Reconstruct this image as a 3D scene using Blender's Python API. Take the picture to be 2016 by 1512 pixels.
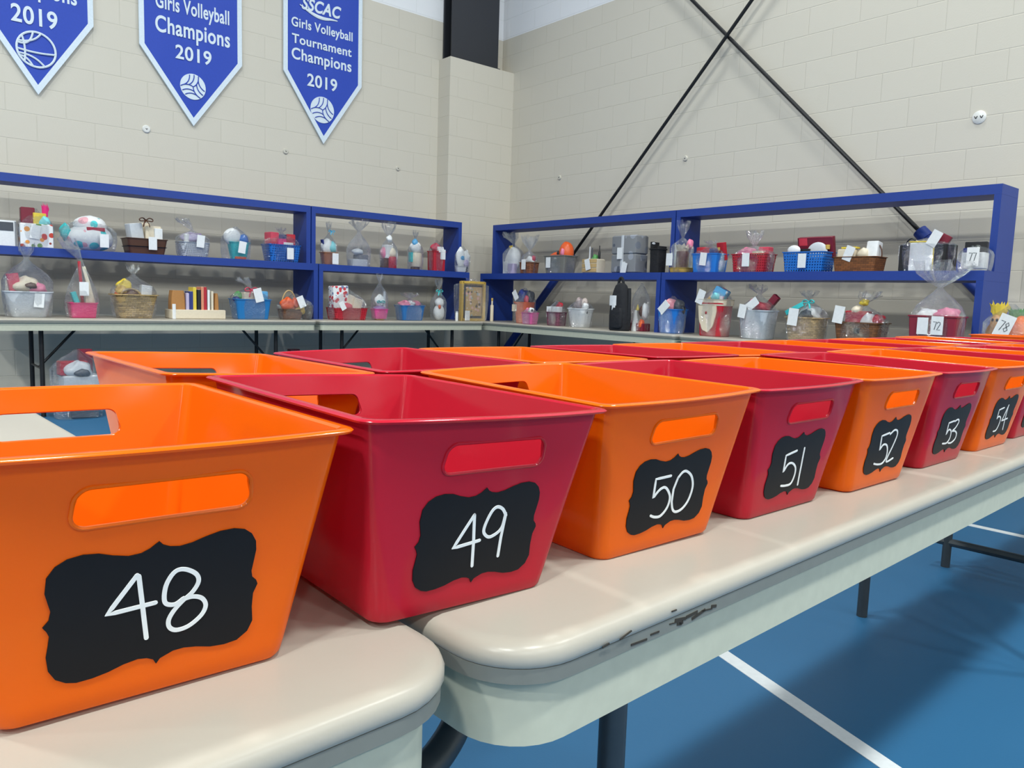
import bpy, bmesh, math, random
from mathutils import Vector, Matrix
from math import sin, cos, pi, radians, hypot

random.seed(7)
SC = bpy.context.scene
COL = SC.collection
for o in list(bpy.data.objects):
    bpy.data.objects.remove(o)

# ------------------------------------------------------------------ camera, world, lights, exposure
def make_camera():
    yaw, pitch, roll, f = -0.70286, -0.11012, 0.03239, 1518.9
    cy, sy, cp, sp, cr, sr = cos(yaw), sin(yaw), cos(pitch), sin(pitch), cos(roll), sin(roll)
    fwd = Vector((-sy*cp, cy*cp, sp)); right = Vector((cy, sy, 0)); up = right.cross(fwd)
    r2 = right*cr + up*sr; u2 = up*cr - right*sr
    cam = bpy.data.cameras.new('camera'); cam.sensor_fit = 'HORIZONTAL'; cam.sensor_width = 36
    cam.lens = f*36/2016; cam.clip_start = .02; cam.clip_end = 100
    ob = bpy.data.objects.new('camera', cam); COL.objects.link(ob)
    m = Matrix((r2, u2, -fwd)).transposed().to_4x4(); m.translation = Vector((0, 0, .99185))
    ob.matrix_world = m
    SC.camera = ob
make_camera()
SC.view_settings.view_transform = 'Standard'
SC.view_settings.look = 'None'
SC.view_settings.gamma = 1
SC.view_settings.use_curve_mapping = False
SC.view_settings.exposure = -.92
w = bpy.data.worlds.new('world'); SC.world = w; w.use_nodes = True
w.node_tree.nodes['Background'].inputs[0].default_value = (.8, .9, 1, 1)
w.node_tree.nodes['Background'].inputs[1].default_value = .05
# rows of high-bay gym lamps; rearmost row is added fill for the bin fronts
for lx in (4.7, .7, -3.3, -7.3):
    for ly, k in ((3.1, .9), (-2.05, 1.3), (-7.4, 1.0), (-12.0, .8)):
        L = bpy.data.lights.new('high_bay_and_fill', 'AREA'); L.shape = 'RECTANGLE'; L.size = .5; L.size_y = .45
        L.energy = 330*k*({4.7: .72, .7: 1.05, -3.3: 1.4, -7.3: 1.5}[lx] if ly > -3 else 1); L.color = (.96, 1.0, .97)
        ob = bpy.data.objects.new('high_bay_and_fill', L); ob.location = (lx, ly, 7.0); COL.objects.link(ob)

# ------------------------------------------------------------------ materials
def lin(c):
    f = lambda v: v/12.92 if v <= .04045 else ((v+.055)/1.055)**2.4
    return tuple(f(v/255) for v in c) + (1,)
MATS = {}
def new_mat(name):
    m = bpy.data.materials.new(name); m.use_nodes = True
    nt = m.node_tree; b = nt.nodes['Principled BSDF']
    return m, nt, b
def N(nt, t, **kw):
    n = nt.nodes.new(t)
    for k, v in kw.items(): setattr(n, k, v)
    return n
def bump(nt, b, tex_out, strength, dist=.002):
    bp = N(nt, 'ShaderNodeBump'); bp.inputs['Strength'].default_value = strength; bp.inputs['Distance'].default_value = dist
    nt.links.new(tex_out, bp.inputs['Height']); nt.links.new(bp.outputs[0], b.inputs['Normal'])
def mat(name, col, rough=.5, metal=0, kind='plain', col2=None, scale=40, spec=.5):
    key = (name, tuple(col), kind, col2)
    if key in MATS: return MATS[key]
    m, nt, b = new_mat(name)
    c = lin(col)
    b.inputs['Base Color'].default_value = c; b.inputs['Roughness'].default_value = rough
    b.inputs['Metallic'].default_value = metal; b.inputs['Specular IOR Level'].default_value = spec
    tc = N(nt, 'ShaderNodeTexCoord')
    if kind in ('plain', 'cloth', 'paper'):
        ns = N(nt, 'ShaderNodeTexNoise'); ns.inputs['Scale'].default_value = 60 if kind != 'cloth' else 25
        ns.inputs['Detail'].default_value = 4
        nt.links.new(tc.outputs['Object'], ns.inputs['Vector'])
        mr = N(nt, 'ShaderNodeMapRange'); mr.inputs['To Min'].default_value = .9; mr.inputs['To Max'].default_value = 1.08
        nt.links.new(ns.outputs['Fac'], mr.inputs['Value'])
        mx = N(nt, 'ShaderNodeMix', data_type='RGBA', blend_type='MULTIPLY'); mx.inputs[0].default_value = 1
        mx.inputs[6].default_value = c; nt.links.new(mr.outputs[0], mx.inputs[7])
        nt.links.new(mx.outputs[2], b.inputs['Base Color'])
        if kind == 'cloth': bump(nt, b, ns.outputs['Fac'], .6, .01)
    elif kind == 'wicker':
        wv = N(nt, 'ShaderNodeTexBrick'); wv.offset = .5
        wv.inputs['Scale'].default_value = scale; wv.inputs['Mortar Size'].default_value = .03
        wv.inputs['Brick Width'].default_value = 1.2; wv.inputs['Row Height'].default_value = .45
        wv.inputs['Color1'].default_value = c; wv.inputs['Color2'].default_value = lin(col2 or [int(v*.75) for v in col])
        wv.inputs['Mortar'].default_value = lin([int(v*.45) for v in col])
        cb = N(nt, 'ShaderNodeCombineXYZ'); sx = N(nt, 'ShaderNodeSeparateXYZ')
        nt.links.new(tc.outputs['Object'], sx.inputs[0])
        ad = N(nt, 'ShaderNodeMath', operation='ADD'); nt.links.new(sx.outputs[0], ad.inputs[0]); nt.links.new(sx.outputs[1], ad.inputs[1])
        nt.links.new(ad.outputs[0], cb.inputs[0]); nt.links.new(sx.outputs[2], cb.inputs[1])
        nt.links.new(cb.outputs[0], wv.inputs['Vector']); nt.links.new(wv.outputs['Color'], b.inputs['Base Color'])
        bump(nt, b, wv.outputs['Fac'], -.8, .006)
    elif kind == 'spots':
        vo = N(nt, 'ShaderNodeTexVoronoi'); vo.inputs['Scale'].default_value = scale
        nt.links.new(tc.outputs['Object'], vo.inputs['Vector'])
        rp = N(nt, 'ShaderNodeValToRGB'); rp.color_ramp.interpolation = 'CONSTANT'
        cols = col2
        rp.color_ramp.elements[0].position = 0; rp.color_ramp.elements[0].color = lin(cols[0])
        rp.color_ramp.elements[1].position = .95; rp.color_ramp.elements[1].color = c
        for i, cc in enumerate(cols[1:]):
            e = rp.color_ramp.elements.new((i+1)/(len(cols))); e.color = lin(cc)
        gt = N(nt, 'ShaderNodeMath', operation='LESS_THAN'); gt.inputs[1].default_value = .42
        nt.links.new(vo.outputs['Distance'], gt.inputs[0])
        sp = N(nt, 'ShaderNodeSeparateColor'); nt.links.new(vo.outputs['Color'], sp.inputs[0])
        nt.links.new(sp.outputs[0], rp.inputs[0])
        mx = N(nt, 'ShaderNodeMix', data_type='RGBA'); nt.links.new(gt.outputs[0], mx.inputs[0])
        mx.inputs[6].default_value = c; nt.links.new(rp.outputs[0], mx.inputs[7])
        nt.links.new(mx.outputs[2], b.inputs['Base Color'])
    elif kind == 'slot':      # moulded openings in the basket wall
        br = N(nt, 'ShaderNodeTexBrick'); br.offset = 0
        br.inputs['Scale'].default_value = scale; br.inputs['Mortar Size'].default_value = .25
        br.inputs['Brick Width'].default_value = .9; br.inputs['Row Height'].default_value = .9
        cb = N(nt, 'ShaderNodeCombineXYZ'); sx = N(nt, 'ShaderNodeSeparateXYZ')
        nt.links.new(tc.outputs['Object'], sx.inputs[0])
        ad = N(nt, 'ShaderNodeMath', operation='ADD'); nt.links.new(sx.outputs[0], ad.inputs[0]); nt.links.new(sx.outputs[1], ad.inputs[1])
        nt.links.new(ad.outputs[0], cb.inputs[0]); nt.links.new(sx.outputs[2], cb.inputs[1])
        nt.links.new(cb.outputs[0], br.inputs['Vector'])
        tr = N(nt, 'ShaderNodeBsdfTransparent'); ms = N(nt, 'ShaderNodeMixShader')
        nt.links.new(br.outputs['Fac'], ms.inputs[0]); nt.links.new(tr.outputs[0], ms.inputs[1]); nt.links.new(b.outputs[0], ms.inputs[2])
        nt.links.new(ms.outputs[0], nt.nodes['Material Output'].inputs[0])
    MATS[key] = m
    return m
def cello():
    if 'cello' in MATS: return MATS['cello']
    m, nt, b = new_mat('cellophane'); nt.nodes.remove(b)
    tr = N(nt, 'ShaderNodeBsdfTransparent'); tr.inputs[0].default_value = (.97, .975, .98, 1)
    gl = N(nt, 'ShaderNodeBsdfGlossy'); gl.inputs['Roughness'].default_value = .06; gl.inputs[0].default_value = (.95, .97, 1, 1)
    tc = N(nt, 'ShaderNodeTexCoord')
    ns = N(nt, 'ShaderNodeTexNoise'); ns.inputs['Scale'].default_value = 34; ns.inputs['Detail'].default_value = 4; ns.inputs['Distortion'].default_value = 1.8
    nt.links.new(tc.outputs['Object'], ns.inputs['Vector'])
    bp = N(nt, 'ShaderNodeBump'); bp.inputs['Strength'].default_value = 1; bp.inputs['Distance'].default_value = .06
    nt.links.new(ns.outputs['Fac'], bp.inputs['Height']); nt.links.new(bp.outputs[0], gl.inputs['Normal'])
    lw = N(nt, 'ShaderNodeLayerWeight'); lw.inputs['Blend'].default_value = .35
    mr = N(nt, 'ShaderNodeMapRange'); mr.inputs['To Min'].default_value = .16; mr.inputs['To Max'].default_value = .7
    nt.links.new(lw.outputs['Facing'], mr.inputs['Value'])
    ms = N(nt, 'ShaderNodeMixShader'); nt.links.new(mr.outputs[0], ms.inputs[0])
    nt.links.new(tr.outputs[0], ms.inputs[1]); nt.links.new(gl.outputs[0], ms.inputs[2])
    nt.links.new(ms.outputs[0], nt.nodes['Material Output'].inputs[0])
    MATS['cello'] = m
    return m
def block_mat(name, axis):
    m, nt, b = new_mat(name)
    tc = N(nt, 'ShaderNodeTexCoord'); sx = N(nt, 'ShaderNodeSeparateXYZ'); nt.links.new(tc.outputs['Object'], sx.inputs[0])
    cb = N(nt, 'ShaderNodeCombineXYZ')
    ao = N(nt, 'ShaderNodeMath', operation='ADD'); ao.inputs[1].default_value = 20.24
    zo = N(nt, 'ShaderNodeMath', operation='ADD'); zo.inputs[1].default_value = 2.11-.006
    nt.links.new(sx.outputs[axis], ao.inputs[0]); nt.links.new(sx.outputs[2], zo.inputs[0])
    nt.links.new(ao.outputs[0], cb.inputs[0]); nt.links.new(zo.outputs[0], cb.inputs[1])
    br = N(nt, 'ShaderNodeTexBrick'); br.offset = .5; br.inputs['Scale'].default_value = 1
    br.inputs['Brick Width'].default_value = .424; br.inputs['Row Height'].default_value = .212
    br.inputs['Mortar Size'].default_value = .0045; br.inputs['Mortar Smooth'].default_value = .6
    br.inputs['Color1'].default_value = (1, 1, 1, 1); br.inputs['Color2'].default_value = (.985, .985, .985, 1); br.inputs['Mortar'].default_value = (.93, .93, .92, 1)
    nt.links.new(cb.outputs[0], br.inputs['Vector'])
    st = N(nt, 'ShaderNodeMath', operation='GREATER_THAN'); st.inputs[1].default_value = 4.03
    nt.links.new(sx.outputs[2], st.inputs[0])
    mx = N(nt, 'ShaderNodeMix', data_type='RGBA'); nt.links.new(st.outputs[0], mx.inputs[0])
    mx.inputs[6].default_value = lin((206, 200, 187)); mx.inputs[7].default_value = lin((232, 233, 236))
    mu = N(nt, 'ShaderNodeMix', data_type='RGBA', blend_type='MULTIPLY'); mu.inputs[0].default_value = 1
    nt.links.new(mx.outputs[2], mu.inputs[6]); nt.links.new(br.outputs['Color'], mu.inputs[7])
    nt.links.new(mu.outputs[2], b.inputs['Base Color'])
    b.inputs['Roughness'].default_value = .55; b.inputs['Specular IOR Level'].default_value = .25
    ns = N(nt, 'ShaderNodeTexNoise'); ns.inputs['Scale'].default_value = 90; ns.inputs['Detail'].default_value = 5
    nt.links.new(tc.outputs['Object'], ns.inputs['Vector'])
    b1 = N(nt, 'ShaderNodeBump'); b1.inputs['Strength'].default_value = .15; b1.inputs['Distance'].default_value = .003
    nt.links.new(ns.outputs['Fac'], b1.inputs['Height'])
    b2 = N(nt, 'ShaderNodeBump'); b2.inputs['Strength'].default_value = .35; b2.inputs['Distance'].default_value = .006; b2.invert = True
    nt.links.new(br.outputs['Fac'], b2.inputs['Height']); nt.links.new(b1.outputs[0], b2.inputs['Normal'])
    nt.links.new(b2.outputs[0], b.inputs['Normal'])
    return m
def floor_mat():
    m, nt, b = new_mat('blue_sport_floor')
    tc = N(nt, 'ShaderNodeTexCoord')
    ns = N(nt, 'ShaderNodeTexNoise'); ns.inputs['Scale'].default_value = 1.3; ns.inputs['Detail'].default_value = 6
    nt.links.new(tc.outputs['Object'], ns.inputs['Vector'])
    mx = N(nt, 'ShaderNodeMix', data_type='RGBA'); mx.inputs[6].default_value = lin((44, 98, 138)); mx.inputs[7].default_value = lin((52, 108, 150))
    nt.links.new(ns.outputs['Fac'], mx.inputs[0]); nt.links.new(mx.outputs[2], b.inputs['Base Color'])
    b.inputs['Roughness'].default_value = .42; b.inputs['Specular IOR Level'].default_value = .3
    n2 = N(nt, 'ShaderNodeTexNoise'); n2.inputs['Scale'].default_value = 220
    nt.links.new(tc.outputs['Object'], n2.inputs['Vector']); bump(nt, b, n2.outputs['Fac'], .15, .001)
    return m
def table_mat():
    m, nt, b = new_mat('grey_white_table_plastic')
    tc = N(nt, 'ShaderNodeTexCoord')
    ns = N(nt, 'ShaderNodeTexNoise'); ns.inputs['Scale'].default_value = 3; ns.inputs['Detail'].default_value = 7
    nt.links.new(tc.outputs['Object'], ns.inputs['Vector'])
    mx = N(nt, 'ShaderNodeMix', data_type='RGBA'); mx.inputs[6].default_value = lin((166, 160, 148)); mx.inputs[7].default_value = lin((182, 176, 164))
    nt.links.new(ns.outputs['Fac'], mx.inputs[0])
    # small scuffs
    vo = N(nt, 'ShaderNodeTexNoise'); vo.inputs['Scale'].default_value = 28; vo.inputs['Detail'].default_value = 8; vo.inputs['Roughness'].default_value = .7
    nt.links.new(tc.outputs['Object'], vo.inputs['Vector'])
    rp = N(nt, 'ShaderNodeValToRGB'); rp.color_ramp.elements[0].position = .74; rp.color_ramp.elements[0].color = (0, 0, 0, 1)
    rp.color_ramp.elements[1].position = .8; rp.color_ramp.elements[1].color = (1, 1, 1, 1)
    nt.links.new(vo.outputs['Fac'], rp.inputs[0])
    m2 = N(nt, 'ShaderNodeMix', data_type='RGBA'); m2.inputs[7].default_value = lin((96, 92, 84))
    nt.links.new(rp.outputs[0], m2.inputs[0]); nt.links.new(mx.outputs[2], m2.inputs[6])
    nt.links.new(m2.outputs[2], b.inputs['Base Color'])
    b.inputs['Roughness'].default_value = .3; b.inputs['Specular IOR Level'].default_value = .4
    n2 = N(nt, 'ShaderNodeTexNoise'); n2.inputs['Scale'].default_value = 150; nt.links.new(tc.outputs['Object'], n2.inputs['Vector'])
    bump(nt, b, n2.outputs['Fac'], .12, .001)
    return m

# ------------------------------------------------------------------ mesh helpers
class MB:
    def __init__(s): s.v = []; s.f = []
    def add(s, vs, fs):
        n = len(s.v); s.v += [tuple(v) for v in vs]; s.f += [tuple(i+n for i in f) for f in fs]; return s
    def box(s, c, d, rz=0, rx=0, ry=0):
        R = Matrix.Rotation(rz, 3, 'Z') @ Matrix.Rotation(rx, 3, 'X') @ Matrix.Rotation(ry, 3, 'Y'); c = Vector(c)
        vs = [c + R @ Vector((x*d[0]/2, y*d[1]/2, z*d[2]/2)) for x in (-1, 1) for y in (-1, 1) for z in (-1, 1)]
        return s.add(vs, [(0, 1, 3, 2), (4, 6, 7, 5), (0, 4, 5, 1), (2, 3, 7, 6), (0, 2, 6, 4), (1, 5, 7, 3)])
    def loft(s, rings, cap0=True, cap1=True):
        n = len(rings[0]); vs = [p for r in rings for p in r]; fs = []
        for i in range(len(rings)-1):
            for j in range(n):
                k = (j+1) % n; fs.append((i*n+j, i*n+k, (i+1)*n+k, (i+1)*n+j))
        if cap0: fs.append(tuple(range(n))[::-1])
        if cap1: fs.append(tuple((len(rings)-1)*n+j for j in range(n)))
        return s.add(vs, fs)
    def tube(s, pts, r, n=10, sq=1.0, caps=True):
        pts = [Vector(p) for p in pts]; rings = []; up = Vector((0, 0, 1)); prev = None
        for i, p in enumerate(pts):
            t = (pts[min(i+1, len(pts)-1)]-pts[max(i-1, 0)]).normalized()
            if prev is None: a = t.cross(up); a = t.cross(Vector((1, 0, 0))) if a.length < .05 else a
            else: a = prev - t*prev.dot(t)
            a.normalize(); prev = a; b = t.cross(a)
            rr = r[i] if isinstance(r, (list, tuple)) else r
            rings.append([p + a*cos(2*pi*j/n)*rr + b*sin(2*pi*j/n)*rr*sq for j in range(n)])
        return s.loft(rings, caps, caps)
    def lathe(s, prof, c=(0, 0, 0), n=24, sx=1, sy=1):
        c = Vector(c)
        return s.loft([[c + Vector((r*cos(2*pi*j/n)*sx, r*sin(2*pi*j/n)*sy, z)) for j in range(n)] for r, z in prof])
    def ball(s, c, r, n=20, m=12, noise=0, seed=0):
        rd = random.Random(seed); ph = [rd.uniform(0, 6.3) for _ in range(6)]; rings = []
        for i in range(m+1):
            a = pi*i/m
            ring = []
            for j in range(n):
                b = 2*pi*j/n
                k = 1 + noise*(sin(3*b+ph[0]+2*a)*.5 + sin(5*b+ph[1]-3*a)*.35*sin(a) + sin(4*a+ph[2]+b)*.4)
                sa = max(sin(a), .02)
                ring.append((c[0]+r[0]*k*sa*cos(b), c[1]+r[1]*k*sa*sin(b), c[2]-r[2]*k*cos(a)))
            rings.append(ring)
        return s.loft(rings)
    def mesh(s, name, m=None, smooth=True, ang=35):
        me = bpy.data.meshes.new(name); me.from_pydata(s.v, [], s.f); me.validate()
        bm = bmesh.new(); bm.from_mesh(me); bmesh.ops.recalc_face_normals(bm, faces=bm.faces); bm.to_mesh(me); bm.free()
        if m: me.materials.append(m)
        if smooth:
            me.shade_smooth(); me.set_sharp_from_angle(angle=radians(ang))
        return me
    def build(s, name, m, parent=None, smooth=True, ang=35):
        o = bpy.data.objects.new(name, s.mesh(name, m, smooth, ang)); COL.objects.link(o)
        if parent: o.parent = parent
        return o
def tag(o, label, cat, group=None):
    o['label'] = label; o['category'] = cat
    if group: o['group'] = group
    return o
def empty(name, label, cat, loc=(0, 0, 0), rz=0, group=None):
    o = bpy.data.objects.new(name, None); o.empty_display_size = .05; COL.objects.link(o)
    o.location = loc; o.rotation_euler = (0, 0, rz)
    return tag(o, label, cat, group)
def struct(o): o['kind'] = 'structure'; return o
def rrect(a, b, r, z, n=5, ex=0, ey=0, bow=0):
    pts = []
    r = min(r, a*.999, b*.999)
    def side(p, q, k): return [(p[0]+(q[0]-p[0])*i/k, p[1]+(q[1]-p[1])*i/k) for i in range(1, k)] if k > 1 else []
    cs = [(a-r, -b+r, -pi/2), (a-r, b-r, 0), (-a+r, b-r, pi/2), (-a+r, -b+r, pi)]
    arcs = [[(cx+r*cos(a0+pi/2*i/n), cy+r*sin(a0+pi/2*i/n)) for i in range(n+1)] for cx, cy, a0 in cs]
    seq = []
    for i in range(4):
        seq += arcs[i]
        k = ey if i % 2 == 0 else ex
        seq += side(arcs[i][-1], arcs[(i+1) % 4][0], k)
    for x, y in seq:
        if bow: y += (1 if y > 0 else -1)*bow*max(0, 1-(x/a)**2)*min(1, abs(y)/b)**2
        pts.append((x, y, z))
    return pts
def catmull(pts, k=5):
    P = [Vector(p) for p in pts]; out = []
    for i in range(len(P)-1):
        p0, p1, p2, p3 = P[max(i-1, 0)], P[i], P[i+1], P[min(i+2, len(P)-1)]
        for j in range(k):
            t = j/k
            out.append(.5*((2*p1)+(p2-p0)*t+(2*p0-5*p1+4*p2-p3)*t*t+(3*p1-p0-3*p2+p3)*t**3))
    return out+[P[-1]]

# ------------------------------------------------------------------ room shell
XW, YW = 6.0, 7.45
def wall(name, c, d, m): return struct(MB().box(c, d).build(name, m, smooth=False))
wall('wall_left', (-3, YW+.1, 4), (18.2, .2, 8), block_mat('painted_block_left', 0))
wall('wall_right', (XW+.1, -3.3, 4), (.2, 21.5, 8), block_mat('painted_block_right', 1))
back = mat('painted_plaster', (150, 147, 140), .7)
wall('wall_far_left', (-12.1, -3.3, 4), (.2, 21.7, 8), back)
wall('wall_near', (-3, -14.1, 4), (18.2, .2, 8), back)
wall('ceiling', (-3, -3.3, 8.1), (18.4, 21.9, .2), mat('ceiling_insulation', (135, 136, 138), .8))
floor = wall('floor', (-3, -3.3, -.1), (18.4, 21.9, .2), floor_mat())
wl = mat('white_court_paint', (224, 228, 230), .45)
def court_line(pts):
    mb = MB(); mb.add([(x, y, .0015) for x, y in pts] + [(x, y, -.01) for x, y in pts], [(0, 1, 2, 3), (7, 6, 5, 4), (0, 4, 5, 1), (1, 5, 6, 2), (2, 6, 7, 3), (3, 7, 4, 0)])
    o = mb.build('court_line', wl, floor, smooth=False); return o
def lineq(p, q, w):
    d = (Vector(q)-Vector(p)).normalized(); n = Vector((-d.y, d.x))*w/2; p = Vector(p); q = Vector(q)
    return [tuple(p-n), tuple(q-n), tuple(q+n), tuple(p+n)]
court_line(lineq((2.16, 2.2), (1.36, -.35), .045))
court_line(lineq((3.92, 3.4), (4.02, -1.5), .045))
# corner pilaster and steel column
pm = block_mat('painted_block_pilaster', 0)
struct(MB().box((5.545, (7.23+7.45)/2, 1.808), (.91, .22, 3.615)).build('trim_1', pm, smooth=False))
t = empty('steel_column', 'dark grey steel column rising from the block ledge in the corner', 'column', (5.44, 7.34, 3.615))
cm = mat('dark_steel', (52, 54, 60), .5, .3)
MB().box((.02, -.06, 1.6), (.66, .014, 3.2)).build('flange', cm, t, False)
MB().box((.02, .09, 1.6), (.66, .014, 3.2)).build('flange', cm, t, False)
MB().box((.02, .015, 1.6), (.012, .136, 3.2)).build('web', cm, t, False)
MB().box((.02, .0, .006), (.68, .2, .012)).build('base_plate', cm, t, False)
# round wall fittings
fm = mat('white_fitting', (222, 222, 218), .35); dk = mat('dark_slot', (40, 40, 42), .5)
def fitting(loc, rz, r, label, slots):
    t = empty('wall_fitting', label, 'wall fitting', loc, rz, 'round fittings on the block walls')
    mb = MB(); prof = [(r, 0), (r, .006), (r*.8, .012), (.001, .013)]
    mb.lathe(prof, n=20); mb.v = [(x, -z, y) for x, y, z in mb.v]; mb.build('cover_plate', fm if r > .03 else mat('beige_fitting', (200, 196, 184), .5), t)
    for sx in slots:
        m2 = MB()
        for d in (-1, 1): m2.box((sx+d*r*.11, -.014, 0), (r*.1, .004, r*.4), ry=d*.5)
        m2.build('slot', dk, t, False)
for loc, rz, r, lb, sl in [((XW, 2.165, 2.345), -pi/2, .045, 'round white two-slot fitting on the right wall right of the long black rod', (-.018, .018)),
    ((XW, 4.667, 2.352), -pi/2, .026, 'small round white fitting under the crossed rods on the right wall', (0,)),
    ((XW, 6.38, 2.34), -pi/2, .026, 'small beige fitting on the right wall nearest the corner pilaster', (0,)),
    ((4.574, YW, 2.365), 0, .026, 'small beige fitting on the left wall right of the last banner', (0,)),
    ((3.287, YW, 2.364), 0, .028, 'small round fitting on the left wall left of the last banner tip', (0,)),
    ((2.003, YW, 2.37), 0, .034, 'round white fitting on the left wall below the middle banner edge', (0,))]:
    fitting(loc, rz, r, lb, sl)

# crossed brace rods in front of the right wall
rodm = mat('black_steel_rod', (34, 35, 38), .45, .4); slv = mat('blue_sleeve_paint', (30, 62, 150), .45)
def brace(x, p0, p1, p2, label):
    t = empty('brace_rod', label, 'brace rod', (x, p0[0], p0[1]))
    o = Vector((x, p0[0], p0[1]))
    A, B, D = [Vector((x, a, b))-o for a, b in (p0, p1, p2)]
    MB().tube([A, B], .016).build('rod', rodm, t)
    d = (D-B).normalized()
    MB().tube([B-d*.02, B+d*.06, B+d*.061, D], [.05, .052, .042, .042], n=14).build('anchor_sleeve', slv, t)
brace(5.945, (7.2, 6.3), (2.46, 1.565), (1.45, .55), 'black brace rod running down to the blue sleeve near the right shelf post')
brace(5.907, (1.75, 5.87), (6.05, 1.46), (7.2, .3), 'black brace rod running down left behind the corner baskets')

# ------------------------------------------------------------------ banners
bl = mat('royal_blue_banner_cloth', (28, 66, 176), .6); wh = mat('white_banner_print', (214, 226, 236), .6)
def text_mesh(s, x0, x1, zb, cap, y, bold=.02, shear=0):
    cu = bpy.data.curves.new('txt', 'FONT'); cu.body = s; cu.size = 1; cu.offset = bold; cu.extrude = .004; cu.shear = shear; cu.space_character = 1.06
    ob = bpy.data.objects.new('txt', cu); COL.objects.link(ob)
    dg = bpy.context.evaluated_depsgraph_get(); me = bpy.data.meshes.new_from_object(ob.evaluated_get(dg))
    bpy.data.objects.remove(ob)
    cu2 = [v.co for v in me.vertices]; mn = min(v.x for v in cu2); mxx = max(v.x for v in cu2)
    sx = (x1-x0)/(mxx-mn); sz = cap/.70
    for v in me.vertices: v.co = Vector((x0+(v.co.x-mn)*sx, y-v.co.z*.3, zb+v.co.y*sz))
    me.materials.clear(); me.materials.append(wh)
    return me
def banner(cx, wd, zs, zt, ztop, label, texts, ball, logo=None):
    t = empty('banner', label, 'banner', (cx, YW-.012, zt), 0, 'championship banners on the left wall')
    H = ztop-zt; S = zs-zt; a = wd/2
    def grid(y0, th):
        mb = MB(); nx, nz = 24, 20; fr = []; bk = []
        for i in range(nx+1):
            x = -a+wd*i/nx; zb = S*abs(x)/a
            for j in range(nz+1):
                z = zb+(H-zb)*j/nz
                wv = .002*sin(9*x+3*z)+.0012*sin(17*x-5*z)
                fr.append((x, y0+wv-th, z)); bk.append((x, y0+wv, z))
        k = nz+1; n = len(fr); fs = []
        for i in range(nx):
            for j in range(nz):
                q = (i*k+j, (i+1)*k+j, (i+1)*k+j+1, i*k+j+1); fs.append(q); fs.append(tuple(v+n for v in q[::-1]))
        return mb.add(fr+bk, fs)
    grid(-.012, .002).build('cloth', bl, t)
    # white edge strip following the five sides
    b = .042; mb = MB()
    out = [(-a, H), (-a, S), (0, 0), (a, S), (a, H)]
    k = hypot(S, a); inn = [(-a+b, H), (-a+b, S+b*(k-S)/a*.9), (0, b*k/a), (a-b, S+b*(k-S)/a*.9), (a-b, H)]
    fs = [(i, i+1, 6+i, 5+i) for i in range(4)]
    vs = [(x, -.0185, z) for x, z in out]+[(x, -.0185, z) for x, z in inn]
    vb = [(x, -.003, z) for x, z in out]+[(x, -.003, z) for x, z in inn]
    mb.add(vs+vb, fs+[tuple(v+10 for v in f[::-1]) for f in fs]+[(i, i+10, i+11, i+1) for i in range(4)]+[(5+i, 6+i, 16+i, 15+i) for i in range(4)])
    mb.build('edge_trim', wh, t, False)
    for s, x0, x1, zb, cap in texts:
        o = bpy.data.objects.new('lettering', text_mesh(s, x0-cx, x1-cx, zb-zt, cap, -.0175)); COL.objects.link(o); o.parent = t
    kind, bx, bz, r = ball; bx -= cx; bz -= zt
    def circ(rad, n=40, a0=0, a1=2*pi): return [(bx+rad*cos(a0+(a1-a0)*i/n), -.0195, bz+rad*sin(a0+(a1-a0)*i/n)) for i in range(n+1)]
    if kind == 'basket':
        mb = MB(); mb.tube(circ(r), .007, 6, sq=1.3)
        def arc(c0, c1, c2): return [tuple(Vector((bx+r*((1-u)**2*c0[0]+2*u*(1-u)*c1[0]+u*u*c2[0]), -.0195, bz+r*((1-u)**2*c0[1]+2*u*(1-u)*c1[1]+u*u*c2[1])))) for u in [i/14 for i in range(15)]]
        for c in [((-.95, -.1), (0, -.25), (1, -.1)), ((-.72, .68), (-.5, 0), (-.62, -.78)), ((-.9, .35), (-.1, .35), (.25, .95)), ((-.95, .25), (-.3, .1), (-.15, .97)), ((-.93, -.35), (-.1, -.3), (.4, -.9)), ((-.85, -.5), (-.5, -.45), (-.2, -.97))]:
            mb.tube(arc(*c), .008, 6)
        mb.build('basketball_print', wh, t)
    else:
        mb = MB(); n = 40; c1 = circ(r, n)[:-1]; mb.add(c1+[(x, y+.006, z) for x, y, z in c1], [tuple(range(n)), tuple(range(n, 2*n))[::-1]]+[(i, (i+1) % n, n+(i+1) % n, n+i) for i in range(n)])
        bb = mb.build('volleyball_print', wh, t, False)
        mb = MB()
        for q in range(3):
            a0, a1 = q*2*pi/3+.5, (q+1)*2*pi/3+.5
            sp = lambda an, u: (u*cos(an+.65*u), u*sin(an+.65*u))
            mb.tube([(bx+r*x, -.0225, bz+r*z) for x, z in [sp(a0, .97*i/12) for i in range(13)]], .0042, 5)
            for st in (.36, .70):
                x0, z0 = sp(a1, st); pts = []
                for i in range(13):
                    dx, dz = sp(a0, i/12); x, z = x0+dx, z0+dz
                    if hypot(x, z) > .97: break
                    pts.append((bx+r*x, -.0225, bz+r*z))
                if len(pts) > 2: mb.tube(pts, .0042, 5)
        mb.build('ball_seam', bl, bb)
    if logo:
        x0, x1, zb, cap = logo
        o = bpy.data.objects.new('lettering', text_mesh('SSCAC', x0-cx, x1-cx, zb-zt, cap, -.0175, .03, .25)); COL.objects.link(o); o.parent = t
        mb = MB(); pts = []; rr = []
        for i in range(20):
            u = i/19; pts.append((x0-cx-.02+(x1-x0)*.95*u, -.0195, zb-zt+.03-.085*sin(min(1, u*1.25)*pi*.62)+.02*u)); rr.append(.0012+.0035*sin(pi*u)**1.2)
        mb.tube(pts, rr, 8, sq=3.6); mb.build('logo_swoosh', wh, t)
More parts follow.
